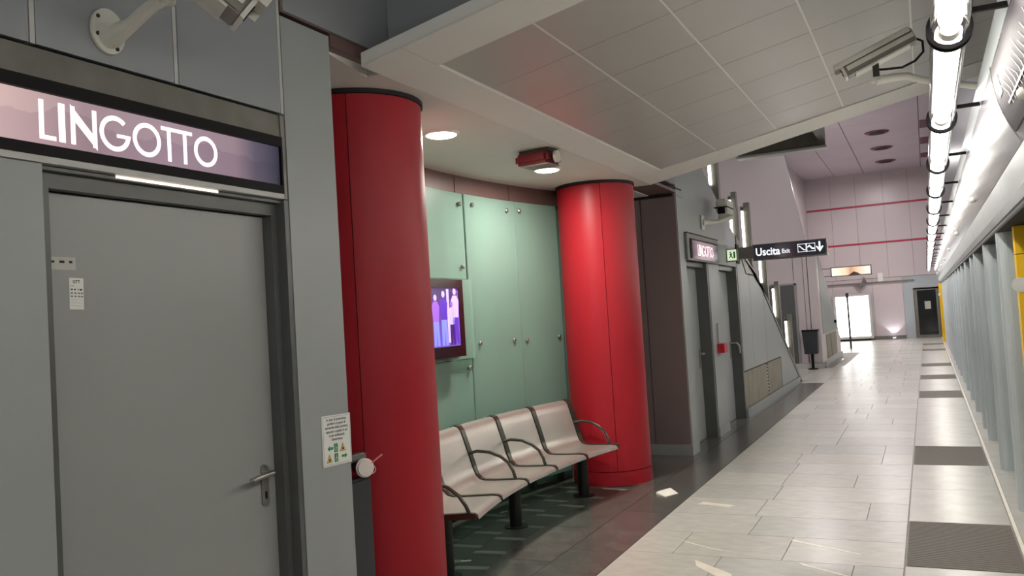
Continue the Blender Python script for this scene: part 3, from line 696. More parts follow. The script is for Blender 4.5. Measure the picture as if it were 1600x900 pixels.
d5 = struct('door_5', MB().box(-.42, .42, 36.93, 37.0, 0, 1.95).box(-.42,.42,36.93,37,1.9,1.96), M['steel_d'], (0,37,0), 'glazed door at the far end of the platform')
part('door_glass', MB().box(-.33, .33, 36.915, 36.93, .12, 1.86), M['doorglass'], d5)
part('notice', MB().box(-.08, .13, 36.905, 36.915, 1.12, 1.42), M['label_g'], d5)
# hall ceiling
hc = struct('ceiling', MB().box(-7.5, 3, 3.6, 37.2, 6.72, 6.9), M['dark'], (0,20,6.8))
xs = [-7.4, -5.2, -3.0, -1.9, .16, 2.9]
yy = 8.6
while yy < 37:
    for a, b in zip(xs, xs[1:]):
        part('ceiling_panel', MB().box(a+.01, b-.01, yy+.006, min(yy+3.0, 37)-.006, 6.70, 6.72), M['pinkc'], hc)
    yy += 3.0
for ya, yb in ((27.26,28.5),(30.24,31.5),(33.5,34.56)):
    part('red_inlay', MB().box(.18, 2.8, ya, yb, 6.69, 6.70), M['dark_red'], hc)
for y in (28.2, 31.2, 34.3):
    t = thing('ceiling_spotlight', (-1.0, y, 6.7), {28.2:'dark round ceiling spotlight nearest in the row of three',31.2:'dark round ceiling spotlight in the middle of the three',34.3:'dark round ceiling spotlight farthest in the row of three'}[y], 'lamp', None)
    part('rim', MB().tube([(-1.0,y,6.70),(-1.0,y,6.66)], .3, 24, rs=[.36,.3]), M['dark_red'], t)
    part('lens', MB().tube([(-1.0,y,6.66),(-1.0,y,6.645)], .22, 24), M['black'], t)
# steel framed light well hanging beyond the canopy
sk = thing('hanging_frame', (-1.65, 11.2, 3.7), 'square steel frame hanging beyond the sloping ceiling edge', 'frame')
zb = 3.78
part('frame', MB().box(-2.2, -1.06, 11.95, 12.05, zb-.1, zb+.24).box(-1.14, -1.06, 9.3, 11.95, zb-.02, zb+.24).box(-2.2,-2.12,9.3,11.95,zb-.02,zb+.24).box(-2.12,-1.14,9.3,9.4,zb-.02,zb+.24), M['steel_d'], sk)
part('glass_plate', MB().box(-2.12, -1.14, 9.4, 11.95, zb+.1, zb+.12), M['frame'], sk)
part('lower_lip', MB().box(-2.22, -1.04, 11.9, 12.1, zb-.13, zb-.1), M['seam'], sk)
for x in (-2.16, -1.1):
    for y in (9.35, 12.0): part('hanger_rod', MB().tube([(x,y,zb+.2),(x,y,6.69)], .012, 6), M['steel_d'], sk)

# ---- right side: screen doors, header
wr = struct('wall_right', MB().box(.70, .80, -6, 37, 0, 6.7), M['psd_d'], (.7,15,0))
part('sill', MB().box(.437, .70, -5, 36.98, -.012, .012), M['strip'], wr)
prof = [(.445,2.285),(.432,2.31),(.407,2.36),(.383,2.42),(.364,2.49),(.352,2.56),(.346,2.64)]
hood_me = {}
y = -4.9; seg = 1.82; i = 0
while y < 36.5:
    L = min(seg, 36.95-y)
    k = round(L,2)
    if k not in hood_me:
        mb = MB().strip([(x_,.004,z_) for x_, z_ in prof], [(x_,L-.004,z_) for x_, z_ in prof], (.02,0,0))
        hood_me[k] = mb.mesh('hood_panel', M['hood'])
        mb = MB().prism([(.492,.004,2.05),(.447,.004,2.281),(.47,.004,2.281),(.515,.004,2.05)], (0,L-.008,0))
        hood_me[k,'f'] = mb.mesh('fascia_panel', M['fascia'])
    o = link('hood_panel', hood_me[k], wr, Vector((0,y,0))-Vector(wr.location))
    o = link('fascia_panel', hood_me[k,'f'], wr, Vector((0,y,0))-Vector(wr.location))
    y += seg
part('header_back', MB().box(.475, .70, -5, 36.95, 2.07, 2.72), M['psd_d'], wr)
part('top_rail', MB().prism([(.346,-5,2.645),(.334,-5,2.745),(.36,-5,2.76),(.70,-5,2.76),(.70,-5,2.72),(.366,-5,2.645)], (0,41.95,0)), M['fascia'], wr)
part('lower_lip', MB().box(.488, .70, -5, 36.95, 2.035, 2.05), M['dark'], wr)
y = 3.83
while y < 36:
    part('knob', MB().sphere((.395, y, 2.365), .026, 12), M['camwhite'], wr); y += 4.09
y = 4.1
while y < 30:
    for dy in (0, .16):
        part('fixing_hole', MB().tube([(.478,y+dy,2.105),(.486,y+dy,2.108)], .014, 10), M['dark'], wr)
    y += 2.1
# posts of the screen doors
pm = MB(); n = 8
pts = [(.70,0,0),(.70,.28,0),(.55,.28,0)]+[(.55-.06*math.sin(PI/2*j/5), .14+.14*math.cos(PI/2*j/5), 0) for j in range(1,6)]+[(.49+.06*(1-math.cos(PI/2*j/5)), .06*(1-math.sin(PI/2*j/5)), 0) for j in range(0,6)]
pm.prism(pts, (0,0,2.035)); post_me = pm.mesh('post', M['psd'])
for f in post_me.polygons: f.use_smooth = False
py = [-3, -1.1, .6, 2.1, 3.6, 7.12, 8.75, 10.5, 11.4, 13.04, 14.45, 15.9, 17.3]
while py[-1] < 35.2: py.append(py[-1]+1.5)
for y in py: link('post', post_me, wr, Vector((0,y,0))-Vector(wr.location))
for y in py: part('gasket', MB().box(.60, .616, y-.004, y+.002, .012, 2.03), M['dark'], wr)
for a, b in zip(py, py[1:]):
    part('door_leaf', MB().box(.655, .70, a+.29, b-.01, .10, 2.03), M['psd_d'], wr)
    part('threshold', MB().box(.60, .70, a+.29, b-.01, 0.0, .095), M['psd'], wr)
for y, lb in ((6.62, 'yellow door edge post at the right margin'), (33.0, 'distant yellow door edge post near the end wall')):
    t = thing('yellow_post', (.6, y, 0), lb, 'post')
    xa = .548 if y < 10 else .40
    part('upper_cover', MB().box(xa, xa+.107, y-.12, y, 1.845, 2.03), M['yellow'], t)
    part('lower_cover', MB().box(xa, xa+.107, y-.12, y, .012, 1.84), M['yellow'], t)
    part('reflector_disc', MB().tube([(xa+.012,y-.125,1.64),(xa+.012,y-.121,1.64)], .05, 20), M['label_w'], t)
# route map on the curved hood
mp = thing('route_map', (.36, 4.0, 2.33), 'curved purple route map panel on the silver header', 'sign')
def hoodpt(u, y, off=.006):
    u *= (len(prof)-1); i = min(int(u), len(prof)-2); f = u-i
    x = prof[i][0]*(1-f)+prof[i+1][0]*f; z = prof[i][1]*(1-f)+prof[i+1][1]*f
    t = Vector((prof[i+1][0]-prof[i][0], 0, prof[i+1][1]-prof[i][1])).normalized(); n = Vector((-t.z, 0, t.x))
    if n.x > 0: n = -n
    return Vector((x,y,z))+n*off
us = [.22+.74*k/14 for k in range(15)]
part('panel', MB().strip([hoodpt(u,2.2,.002) for u in us], [hoodpt(u,4.5,.002) for u in us], (-.004,0,0)), M['map'], mp)
part('border', MB().strip([hoodpt(u,4.5,.003) for u in [k/14 for k in range(15)]], [hoodpt(u,4.508,.003) for u in [k/14 for k in range(15)]], (-.006,0,0)), M['steel'], mp)
def stroke(mb, u0, y0, u1, y1, w_=.004, off=.0085, n=6):
    A = []; B = []
    for k in range(n+1):
        u = u0+(u1-u0)*k/n; y = y0+(y1-y0)*k/n
        A.append(hoodpt(u, y-w_/2, off)); B.append(hoodpt(u+ .0001, y+w_/2, off))
    return mb.strip(A, B, (-.0006,0,0), False)
mb = MB()
stations = 21
for j in range(stations):
    y = 2.35+j*.088; stroke(mb, .53, y, .53+.14+.03*((j*7)%4), y+.09+.02*((j*5)%3), .006)
part('station_label', mb, M['mapw'], mp)
mb = MB()
A = [hoodpt(.47-.004, 2.3+.02*k, .0085) for k in range(97)]; B = [hoodpt(.47+.02, 2.3+.02*k, .0085) for k in range(97)]
mb.strip(A, B, (-.0006,0,0), False)
for j in range(stations): y = 2.35+j*.088; stroke(mb, .42, y, .53, y+.004, .010)
part('route_line', mb, M['mapw'], mp)
mb = MB()
for j in range(4):
    y = 4.26+j*.035; stroke(mb, .62, y, .80, y+.004, .012); 
for u in (.62,.71,.79):
    A = [hoodpt(u, 4.26+.02*k, .0085) for k in range(6)]; B = [hoodpt(u+.02, 4.26+.02*k, .0085) for k in range(6)]; mb.strip(A, B, (-.0006,0,0), False)
part('title_block', mb, M['mapw'], mp)

# ---- platform light row
def light_unit(name, y, label):
    t = thing(name, (.15, y, 2.6), label, 'lamp', 'tube lamps in the row over the platform edge')
    part('sleeve', MB().tube([(.15,y+.03,2.6),(.15,y+1.76,2.6)], .066, 28, cap=False), M['clear'], t)
    part('lamp_core', MB().tube([(.15,y+.12,2.6),(.15,y+1.66,2.6)], .041, 20), M['tube'], t)
    part('end_cap', MB().tube([(.15,y+.03,2.6),(.15,y+.11,2.6)], .038, 20), M['steel'], t)
    part('end_cap', MB().tube([(.15,y+1.67,2.6),(.15,y+1.75,2.6)], .038, 20), M['steel'], t)
    an = [PI*(.06+.88*k/14) for k in range(15)]
    part('reflector', MB().strip([(.15+.050*math.cos(a),y+.06,2.6+.050*math.sin(a)) for a in an], [(.15+.050*math.cos(a),y+1.72,2.6+.050*math.sin(a)) for a in an], (0,0,.003)), M['steel'], t)
    part('ring', MB().ring((.15,y-.035,2.6), .080, .066, 0, .018).ring((.15,y+.015,2.6), .080, .066, 0, .018), M['black'], t)
    part('collar', MB().ring((.15,y-.015,2.6), .072, .067, 0, .03), M['steel'], t)
    part('arm', MB().box(.21, .36, y-.010, y+.010, 2.645, 2.665), M['black'], t)
    return t
yt = [3.6+1.8*k for k in range(-5, 18)]
first = None
lab = {0: 'fluorescent tube lamp in clear sleeve at the top edge, nearest in view', 1: 'fluorescent tube lamp in clear sleeve beside the ceiling camera, second in the row'}
for k, y in enumerate(yt):
    if y < 3.5 and first is None:
        first = light_unit('tube_lamp', y, 'tube lamp behind the viewpoint, farthest back of the platform row'); continue
    idx = round((y-1.8)/1.8)
    nm = ['nearest','second','third','fourth','fifth','sixth','seventh','eighth','ninth','tenth','eleventh','twelfth','thirteenth','fourteenth','fifteenth','sixteenth','seventeenth','eighteenth','nineteenth','twentieth']
    lb = 'tube lamp of the platform row behind the viewpoint, %s one back from the camera' % ['nearest','second','third','fourth'][max(0,min(3,int(round(-y/1.8))))] if y < 1.7 else 'tube lamp over the platform edge, %s from the top of the photo' % nm[idx]
    copy_tree(first, (.15, y, 2.6), lb)

# ---- bay downlights and projector
for y, lb in ((4.95, 'lit round downlight beside the first red column'), (6.73, 'lit round downlight behind the red projector')):
    t = thing('downlight', (-2.86, y, 2.9), lb, 'lamp')
    part('trim_ring', MB().tube([(-2.86,y,2.9),(-2.86,y,2.885)], .12, 32, rs=[.128,.118]), M['white'], t)
    part('lens', MB().tube([(-2.86,y,2.886),(-2.86,y,2.878)], .105, 32, rs=[.105,.09]), M['downl'], t)
    L = bpy.data.lights.new('downlight_beam', 'AREA'); L.shape = 'DISK'; L.size = .2; L.energy = DOWN_W; L.color = (1, .95, .86)
    lo = bpy.data.objects.new('downlight_beam', L); COL.objects.link(lo); lo.parent = t; lo.location = (0,0,-.03)
pj = thing('projector', (-2.6, 5.95, 2.78), 'dark red box projector hanging from the white bay ceiling', 'projector')
rz = Matrix.Rotation(-.12, 3, 'Z')
part('mount', MB().box(-2.72, -2.46, 5.88, 6.04, 2.874, 2.899, rz), M['bench_d'], pj)
part('case', MB().box(-2.745, -2.46, 5.84, 6.08, 2.782, 2.872, rz), M['projred'], pj, bevel=.022)
part('lens_cover', MB().tube([(-2.45,5.94,2.832),(-2.425,5.94,2.832)], .046, 20), M['camwhite'], pj)
part('base', MB().box(-2.70, -2.47, 5.87, 6.05, 2.772, 2.781, rz), M['camgrey'], pj)
# area lights without fixtures, added to brighten the tall hall
for (x, y, z, e) in ((-3.2, 26, 6.4, 1.0), (-1.5, 33, 6.4, 1.2), (-3.4, 17, 6.4, 1.0), (-.8, 12.5, 6.4, .6)):
    L = bpy.data.lights.new('hall_fill', 'AREA'); L.shape = 'DISK'; L.size = .6; L.energy = HALL_W*e; L.color = (1, .93, .95)
    lo = bpy.data.objects.new('hall_fill', L); COL.objects.link(lo); lo.location = (x,y,z)

# ---- bench
def bp(R, t, z): return arc(R, t, z)
T0 = math.asin((4.60-CY)/5.88); T1 = math.asin((7.32-CY)/5.88); NS = 5; dT = (T1-T0)/NS
bn = thing('bench', tuple(arc(6.2,(T0+T1)/2,0)), 'curved five seat perforated steel bench between the red columns', 'bench')
sp = [(5.865,.405),(5.872,.425),(5.89,.438),(5.93,.441),(6.02,.436),(6.14,.430),(6.22,.430),(6.255,.440),(6.285,.47),(6.31,.53),(6.34,.63),(6.375,.74),(6.395,.80),(6.415,.825),(6.445,.835),(6.475,.825),(6.482,.80)]
def gapw(i): return .0016 if i < 7 else (.0055 if i > 8 else .0035)
def seatstrip(T0_, T1_, n=5):
    mb = MB(); grid = []
    for i, (r, z) in enumerate(sp):
        t0 = T0_+gapw(i); t1 = T1_-.0012; grid.append([mb.bm.verts.new(arc(r, t0+(t1-t0)*k/n, z)) for k in range(n+1)])
    g2 = []
    for i, (r, z) in enumerate(sp):
        a = sp[max(0,i-1)]; b = sp[min(len(sp)-1,i+1)]; d = Vector((b[0]-a[0], b[1]-a[1])).normalized(); nn = Vector((-d.y, d.x))
        t0 = T0_+gapw(i); t1 = T1_-.0012
        g2.append([mb.bm.verts.new(arc(r-nn.x*.006, t0+(t1-t0)*k/n, z-nn.y*.006)) for k in range(n+1)])
    for i in range(len(sp)-1):
        for k in range(n):
            for g, q in ((grid,1),(g2,0)):
                f = mb.bm.faces.new((g[i][k],g[i][k+1],g[i+1][k+1],g[i+1][k])); f.smooth = True
        for k in (0, n): mb.bm.faces.new((grid[i][k],grid[i+1][k],g2[i+1][k],g2[i][k]))
    for i in (0, len(sp)-1):
        for k in range(n): mb.bm.faces.new((grid[i][k],grid[i][k+1],g2[i][k+1],g2[i][k]))
    return mb
for s in range(NS):
    part('seat', seatstrip(T0+dT*s+.0022, T0+dT*(s+1)-.0022), M['bench'], bn)
def divider(t):
    mb = MB(); rib = [(r, z) for r, z in sp[1:]]
    A = []; Bq = []
    for i, (r, z) in enumerate(rib):
        a = rib[max(0,i-1)]; b = rib[min(len(rib)-1,i+1)]; d = Vector((b[0]-a[0], b[1]-a[1])).normalized(); nn = Vector((-d.y, d.x))
        hi = .008; lo = -.03 if i < 8 else -.035
        A.append((r+nn.x*hi, z+nn.y*hi)); Bq.append((r+nn.x*lo, z+nn.y*lo))
    V = {}
    for side in (0, 1):
        tt = [t-.0024 if side == 0 else t+.0012+gapw(i+1) for i in range(len(A))]
        V[side] = ([mb.bm.verts.new(arc(r,q,z)) for (r, z), q in zip(A, tt)], [mb.bm.verts.new(arc(r,q,z)) for (r, z), q in zip(Bq, tt)])
    m = len(A)
    for i in range(m-1):
        a0, b0 = V[0]; a1, b1 = V[1]
        for q in ((a0[i],a0[i+1],b0[i+1],b0[i]),(a1[i+1],a1[i],b1[i],b1[i+1]),(a0[i+1],a0[i],a1[i],a1[i+1]),(b0[i],b0[i+1],b1[i+1],b1[i])): mb.bm.faces.new(q)
    for i in (0, m-1): mb.bm.faces.new((V[0][0][i],V[0][1][i],V[1][1][i],V[1][0][i]))
    return mb
for s in range(NS+1):
    part('rib', divider(T0+dT*s), M['bench_d'], bn)
for s in (0, 2, 3, 5):
    t = T0+dT*s; path = []
    if s == 0: ctrl = [(6.33,.62),(6.25,.645),(6.15,.64),(6.05,.605),(5.98,.55),(5.94,.49),(5.92,.44)]
    else: ctrl = [(6.335,.63),(6.27,.645),(6.17,.638),(6.08,.605),(6.02,.56),(5.985,.50),(5.97,.445)]
    part('armrest', MB().tube([arc(r,t,z) for r, z in ctrl], .0125, 10), M['bench_d'], bn)
beam = MB().tube([arc(6.13, T0+.03+(T1-T0-.06)*k/14, .385) for k in range(15)], .032, 10)
part('beam', beam, M['bench_leg'], bn)
for t in (math.asin((4.72-CY)/6.2), .004, math.asin((7.2-CY)/6.2)):
    p = arc(6.15, t, 0)
    lg = part('leg', MB().tube([p+Vector((0,0,.008)), p+Vector((0,0,.40))], .05, 16), M['bench_leg'], bn)
    part('foot_plate', MB().tube([p, p+Vector((0,0,.008))], .095, 20), M['bench_leg'], lg)

# ---- litter bin by the first column, cup
b1 = thing('litter_bin', (-2.70, 3.41, 0), 'dark grey litter bin squeezed between corner panel and first column', 'bin')
part('body', MB().box(-2.85, -2.565, 3.27, 3.545, .02, .875), M['bin'], b1, bevel=.012)
part('foot', MB().box(-2.80, -2.61, 3.31, 3.51, 0, .02), M['dark'], b1)
part('lid', MB().box(-2.86, -2.60, 3.26, 3.56, .945, .985, Matrix.Rotation(-.05,3,'Y')), M['steel'], b1, bevel=.006)
part('lid_post', MB().box(-2.85, -2.83, 3.30, 3.52, .875, .945), M['dark'], b1)
cp = thing('paper_cup', (-2.57, 3.46, .88), 'tipped drink cup with white lid lying on the litter bin', 'cup')
ax = Vector((.55,-.35,.02)).normalized(); c0 = Vector((-2.555, 3.475, .925))
part('cup_body', MB().tube([c0-ax*.105, c0], .04, 20, rs=[.032,.041]), M['cup_d'], cp)
part('cup_lid', MB().tube([c0, c0+ax*.008, c0+ax*.010, c0+ax*.022], .045, 24, rs=[.047,.047,.042,.040]), M['cup'], cp)
s0 = c0+ax*.02+Vector((.0,.02,.01))
part('straw', MB().tube([s0, s0+Vector((.065,.03,.05))], .0042, 8), M['straw'], cp)
part('sip_tab', MB().tube([c0+ax*.022+Vector((.01,.022,.0))+Vector((.022*math.sin(a),.012*math.sin(a),.022*math.cos(a)-.01)) for a in [PI*k/8 for k in range(9)]], .0016, 6), M['cup'], cp)

# ---- cameras
# near one on its curved bracket
nc = thing('security_camera', (-2.45, 2.0, 2.6), 'cream security camera on a curved bracket above the station sign', 'camera')
pc = Vector((-2.447, 2.0, 2.672))
part('wall_plate', MB().prism([pc+Vector((0, .066*math.sin(a)*(1-.25*math.sin(a)*0), .078*math.cos(a))) for a in [2*PI*k/28 for k in range(28)]], (.012,0,0)), M['camwhite'], nc)
for dy, dz in ((-.042,.042),(-.045,-.018),(.03,-.055)):
    part('bolt', MB().tube([(-2.436,2.0+dy,2.672+dz),(-2.431,2.0+dy,2.672+dz)], .007, 8), M['bench_d'], nc)
part('arm', MB().tube([(-2.44,2.0,2.655),(-2.41,2.0,2.652),(-2.33,2.0,2.672),(-2.25,1.995,2.70),(-2.20,1.99,2.712),(-2.14,1.985,2.718)], .03, 14, rs=[.045,.036,.024,.022,.021,.020]), M['camwhite'], nc)
part('swivel', MB().tube([(-2.145,1.99,2.70),(-2.145,1.99,2.765)], .026, 16), M['camwhite'], nc)
part('swivel', MB().tube([(-2.145,1.99,2.765),(-2.10,2.0,2.80)], .018, 12), M['camwhite'], nc)
def cam_body(parent, p_front, direc, up, L, w_, h, hood=.02):
    d = Vector(direc).normalized(); upv = Vector(up); s = d.cross(upv).normalized(); u = s.cross(d).normalized()
    P = Vector(p_front)
    def bx(a0,a1,s0,s1,u0,u1):
        mb = MB(); pts = [P+d*a0+s*s0+u*u0, P+d*a0+s*s1+u*u0, P+d*a0+s*s1+u*u1, P+d*a0+s*s0+u*u1]
        return mb.prism(pts, d*(a1-a0))
    part('housing', bx(-L,-.015,-w_/2,w_/2,0,h), M['camgrey'], parent, bevel=.006)
    part('side_rail', bx(-L+.005,-.03,w_/2,w_/2+.006,h*.30,h*.62), M['camwhite'], parent)
    part('side_rail', bx(-L+.005,-.03,-w_/2-.006,-w_/2,h*.30,h*.62), M['camwhite'], parent)
    part('sun_shield', bx(-L*.97,.03,-w_/2-.012,w_/2+.012,h+.002,h+.008).prism([P+d*(-L*.97)+s*(w_/2+.012)+u*(h*.72), P+d*(.03)+s*(w_/2+.012)+u*(h*.72), P+d*(.03)+s*(w_/2+.012)+u*(h+.008), P+d*(-L*.97)+s*(w_/2+.012)+u*(h+.008)], -s*.004).prism([P+d*(-L*.97)-s*(w_/2+.012)+u*(h*.72), P+d*(.03)-s*(w_/2+.012)+u*(h*.72), P+d*(.03)-s*(w_/2+.012)+u*(h+.008), P+d*(-L*.97)-s*(w_/2+.012)+u*(h+.008)], s*.004), M['camwhite'], parent)
    part('front_plate', bx(-.015,0,-w_/2-.003,w_/2+.003,-.003,h+.001), M['camwhite'], parent)
    q = P+u*h*.5; part('lens', MB().tube([q-d*.001, q+d*.004], h*.3, 18), M['doorglass'], parent)
    part('under_plate', bx(-L*.9,-.06,-w_/2,w_/2,-.010,-.001), M['camwhite'], parent)
cam_body(nc, (-1.92,2.07,2.607), (.14,.22,-.20), (0,0,1), .38, .125, .105)
# ceiling camera on the right
rc = thing('security_camera', (.1, 5.4, 2.95), 'cream box security camera hanging below the tiled canopy', 'camera')
cam_body(rc, (-.335, 5.35, 2.905), (-.40, -.02, -.155), (0,0,1), .42, .10, .082)
part('bracket', MB().box(-.185, -.15, 5.345, 5.375, 2.885, 2.985), M['bench_d'], rc)
part('arm', MB().tube([(-.17,5.36,2.868),(-.08,5.37,2.872),(-.01,5.38,2.872),(.06,5.39,2.84),(.34,5.42,2.76)], .02, 12, rs=[.026,.024,.022,.02,.02]), M['camwhite'], rc)
part('arm_end', MB().box(-.20, -.14, 5.33, 5.39, 2.86, 2.886), M['camwhite'], rc, bevel=.004)
part('cable', MB().tube([(.055,5.36,3.07),(.085,5.36,3.05),(.085,5.36,2.99),(.04,5.36,2.945),(-.03,5.36,2.92),(-.11,5.36,2.925),(-.155,5.36,2.93)], .007, 8), M['black'], rc)
# far camera on wall arm
fc_ = thing('security_camera', (-2.45, 10.6, 2.62), 'cream camera on an arm beside the far station sign', 'camera')
part('wall_plate', MB().box(-2.447, -2.43, 10.5, 10.66, 2.60, 2.78), M['camwhite'], fc_, bevel=.005)
part('arm', MB().tube([(-2.44,10.58,2.69),(-2.30,10.75,2.70),(-2.13,10.9,2.76)], .028, 12, rs=[.04,.026,.03]), M['camwhite'], fc_)
part('swivel', MB().box(-2.30, -2.16, 10.84, 10.98, 2.72, 2.80), M['camwhite'], fc_, bevel=.01)
part('housing', MB().box(-2.31, -2.17, 10.80, 11.2, 2.80, 2.99), M['camwhite'], fc_, bevel=.02)
part('lens', MB().box(-2.285, -2.195, 10.79, 10.80, 2.80, 2.875), M['black'], fc_)
part('sun_shield', MB().box(-2.325, -2.155, 10.74, 11.15, 2.875, 2.885), M['black'], fc_)

# ---- far station sign, exit sign, directional sign
s2 = thing('station_sign', (-2.45, 10.45, 2.2), 'small distant backlit station name sign above two grey doors', 'sign')
part('frame', MB().box(-2.447, -2.42, 9.66, 11.27, 2.19, 2.50), M['steel_d'], s2)
part('lit_face', MB().box(-2.42, -2.412, 9.86, 11.2, 2.215, 2.43), M['signface2'], s2)
part('top_edge', MB().box(-2.447, -2.41, 9.66, 11.27, 2.50, 2.512).box(-2.42,-2.408,9.86,11.2,2.43,2.445).box(-2.42,-2.408,9.78,9.86,2.215,2.445), M['dark'], s2)
lingotto(LW(10.12, 2.255, -2.4115), 1.08, .014, M['letter'], s2, .002)
ex = thing('emergency_exit_sign', (-2.4, 11.95, 2.26), 'small lit green and white emergency exit box above the third door', 'sign')
part('case', MB().box(-2.447, -2.30, 11.91, 12.0, 2.25, 2.42), M['steel_d'], ex)
part('lit_face', MB().box(-2.435, -2.312, 11.903, 11.91, 2.262, 2.408), M['exitface'], ex)
F = FC(-2.435, 2.262, 11.9025); mb = MB()
disc(mb, F, .045, .112, .011, .001, 10); poly(mb, F, [(.03,.095),(.07,.10),(.062,.06),(.085,.03),(.075,.022),(.05,.055),(.03,.03),(.02,.036),(.042,.065)], .001); rect(mb, F, .085, .11, .03, .12, .001)
part('running_figure', mb, M['exitgreen'], ex)
us = thing('exit_direction_sign', (-1.7, 12.62, 2.27), 'black hanging sign reading Uscita Exit with arrow, beyond the canopy', 'sign')
part('case', MB().box(-2.21, -1.195, 12.60, 12.72, 2.265, 2.50), M['steel_d'], us)
part('face', MB().box(-2.19, -1.215, 12.594, 12.60, 2.285, 2.485), M['signface_d'], us)
part('bracket', MB().box(-2.447, -2.21, 12.61, 12.71, 2.31, 2.48), M['steel_d'], us)
part('wall_clamp', MB().box(-2.447, -2.43, 12.56, 12.76, 2.25, 2.53), M['black'], us)
F = FC(-2.17, 2.335, 12.5935); part('text', text(MB(), F, 'Uscita', .155, 0, 0, bold=.003, wide=.88), M['wletter'], us)
F = FC(-1.805, 2.345, 12.5935); part('small_text', text(MB(), F, 'Exit', .085, 0, 0, bold=.001, wide=.85), M['wletter'], us)
for a in (-1.585, -1.465):
    F = FC(a, 2.335, 12.5935); mb = MB()
    for q in ((0,.115,0,.006),(0,.115,.109,.115),(0,.006,0,.115),(.109,.115,0,.115)): rect(mb, F, *q, .0008)
    poly(mb, F, [(.012,.09),(.03,.09),(.085,.035),(.105,.035),(.105,.022),(.078,.022),(.024,.077),(.012,.077)] if a < -1.5 else [(.01,.07),(.04,.095),(.08,.05),(.105,.05),(.105,.03),(.07,.03),(.035,.07),(.01,.05)], .0008)
    part('escalator_symbol', mb, M['wletter'], us)
F = FC(-1.29, 2.32, 12.5935); mb = MB(); rect(mb, F, -.012, .012, .06, .145, .0008); poly(mb, F, [(-.05,.075),(-.04,.085),(-.012,.058),(.012,.058),(.04,.085),(.05,.075),(0,0)], .0009)
part('arrow', mb, M['wletter'], us)
# burnt sign further on
bs = thing('projecting_sign', (-1.9, 26, 2.32), 'scorched backlit sign on two arms beyond the exit sign', 'sign')
part('case', MB().box(-2.42, -1.33, 26.0, 26.12, 2.32, 2.60), M['frame'], bs)
part('lit_face', MB().box(-2.39, -1.36, 25.99, 26.0, 2.345, 2.575), M['burnt'], bs)
part('burn_mark', MB().prism([(-1.95,25.985,2.345),(-1.62,25.985,2.345),(-1.70,25.985,2.40),(-1.80,25.985,2.44),(-1.88,25.985,2.39)], (0,.003,0)), M['brown'], bs)
part('bracket', MB().box(-2.9, -2.42, 26.03, 26.08, 2.56, 2.58).box(-2.9,-2.42,26.03,26.08,2.34,2.36).box(-2.92,-2.88,26.0,26.1,.6,2.62), M['frame'], bs)

# ---- alarm things on the far wall
ab = thing('alarm_box', (-2.45, 11.06, 1.04), 'red alarm call box between the two far doors', 'box')
part('case', MB().box(-2.447, -2.36, 10.96, 11.16, 1.04, 1.16), M['red_box'], ab, bevel=.006)
part('conduit', MB().tube([(-2.435,11.02,1.16),(-2.435,11.02,1.42)], .012, 8), M['seam'], ab)
st = solo('red_notice', rect(MB(), LW(9.78,1.71,-2.598), 0, .10, 0, .12, .003), mat('faded_red_notice', (190,112,112), .5), (-2.598,9.83,1.77), 'faded red notice stuck on the second grey door', 'sticker')

# ---- far bin, pole, ad lightbox
b2 = thing('litter_bin', (-2.6, 21.9, 0), 'black litter bin on a post in front of the big pale wall', 'bin')
part('body', MB().prism([(-2.76,21.75,.38),(-2.45,21.75,.38),(-2.43,21.75,.93),(-2.79,21.75,.93)], (0,.28,0)), M['bin'], b2)
part('rim', MB().box(-2.80, -2.42, 21.73, 22.05, .93, .965), M['black'], b2)
part('pole', MB().tube([(-2.6,21.9,.02),(-2.6,21.9,.38)], .035, 10), M['black'], b2)
part('base', MB().tube([(-2.6,21.9,0),(-2.6,21.9,.02)], .12, 16), M['black'], b2)
po = thing('pole', (-2.43, 31.2, 0), 'thin dark pole standing in front of the lit white poster case', 'pole')
part('shaft', MB().tube([(-2.43,31.2,.01),(-2.435,31.2,1.86)], .03, 10, rs=[.035,.028]), M['bench_d'], po)
part('head', MB().box(-2.48, -2.39, 31.15, 31.24, 1.72, 1.88), M['bench_d'], po)
part('base', MB().tube([(-2.43,31.2,0),(-2.43,31.2,.012)], .14, 16), M['bench_d'], po)
ad = thing('poster_lightbox', (-2.7, 36.7, 0), 'glowing blank white poster case against the end wall', 'poster')
part('case', MB().box(-3.40, -1.98, 36.6, 36.85, .08, 1.88), M['seam'], ad)
part('lit_face', MB().box(-3.30, -2.08, 36.59, 36.60, .18, 1.78), M['adbox'], ad)
part('foot', MB().box(-3.3, -2.1, 36.63, 36.83, 0, .08), M['dark'], ad)
ul = thing('floor_uplight', (-1.25, 36.8, 0), 'small bright uplight on the floor at the end wall', 'lamp')
part('case', MB().tube([(-1.25,36.8,0),(-1.25,36.8,.05)], .08, 16), M['steel_d'], ul)
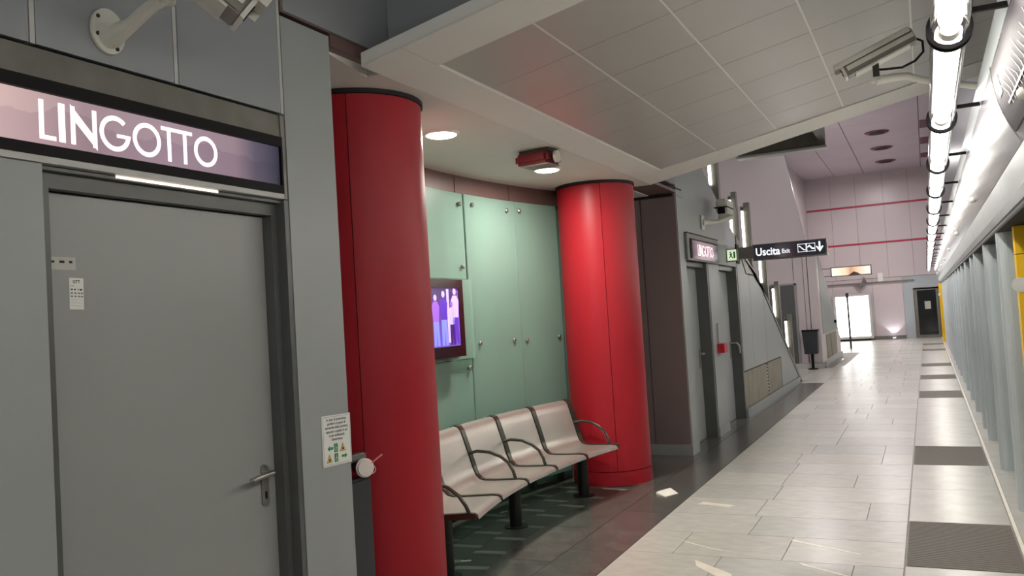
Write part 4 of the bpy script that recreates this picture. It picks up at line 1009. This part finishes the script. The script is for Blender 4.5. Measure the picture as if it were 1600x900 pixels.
part('lens', MB().tube([(-1.25,36.8,.05),(-1.25,36.8,.056)], .06, 16), M['uplight'], ul)
L = bpy.data.lights.new('uplight_beam', 'SPOT'); L.energy = 22; L.spot_size = 1.6; L.color = (.9,.9,1); L.shadow_soft_size = .05
lo = bpy.data.objects.new('uplight_beam', L); COL.objects.link(lo); lo.parent = ul; lo.location = (0,0,.08); lo.rotation_euler = (PI,0,0)
sb = thing('wall_lamp_box', (-1.6, 36.9, 2.4), 'small white box standing on the end wall ledge', 'box')
part('case', MB().box(-1.69, -1.5, 36.9, 36.965, 2.31, 2.65), M['label_w'], sb)
tr = thing('wedge', (-2.35, 36.8, 2.1), 'triangular grey wedge under the end wall ledge', 'wedge')
part('case', MB().prism([(-2.56,36.8,2.30),(-2.14,36.8,2.30),(-2.36,36.8,2.08)], (0,.1,0)), M['steel_d'], tr)  # plain grey triangular prism below the ledge
part('top', MB().prism([(-2.3,36.85,2.31),(-2.1,36.85,2.31),(-2.2,36.85,2.55)], (0,.06,0)), M['steel_d'], tr)

# ---- litter on the floor
pp = MB(); 
pts = [(-2.285,7.49,.003),(-2.20,7.56,.018),(-2.09,7.41,.004),(-2.16,7.24,.006),(-2.27,7.34,.02)]
c = (-2.19,7.41,.03)
vs = [pp.bm.verts.new(p) for p in pts]; vc = pp.bm.verts.new(c); vl = [pp.bm.verts.new((p[0],p[1],.0012)) for p in pts]
for i in range(5):
    pp.bm.faces.new((vs[i],vs[(i+1)%5],vc)); pp.bm.faces.new((vl[i],vl[(i+1)%5],vs[(i+1)%5],vs[i]))
pp.bm.faces.new(vl[::-1])
solo('crumpled_paper', pp, M['paper'], (-2.19,7.41,0), 'crumpled white paper on the dark floor beside the second column', 'paper')
for (x, y, a, lb) in ((-2.93,5.07,.5,'small white paper scrap on dark floor right of the first column'), (-3.33,6.45,1.2,'tiny white scrap under the bench')):
    solo('paper_scrap', MB().box(x-.035, x+.035, y-.008, y+.008, .001, .006, Matrix.Rotation(a,3,'Z')), M['paper'], (x,y,0), lb, 'paper')
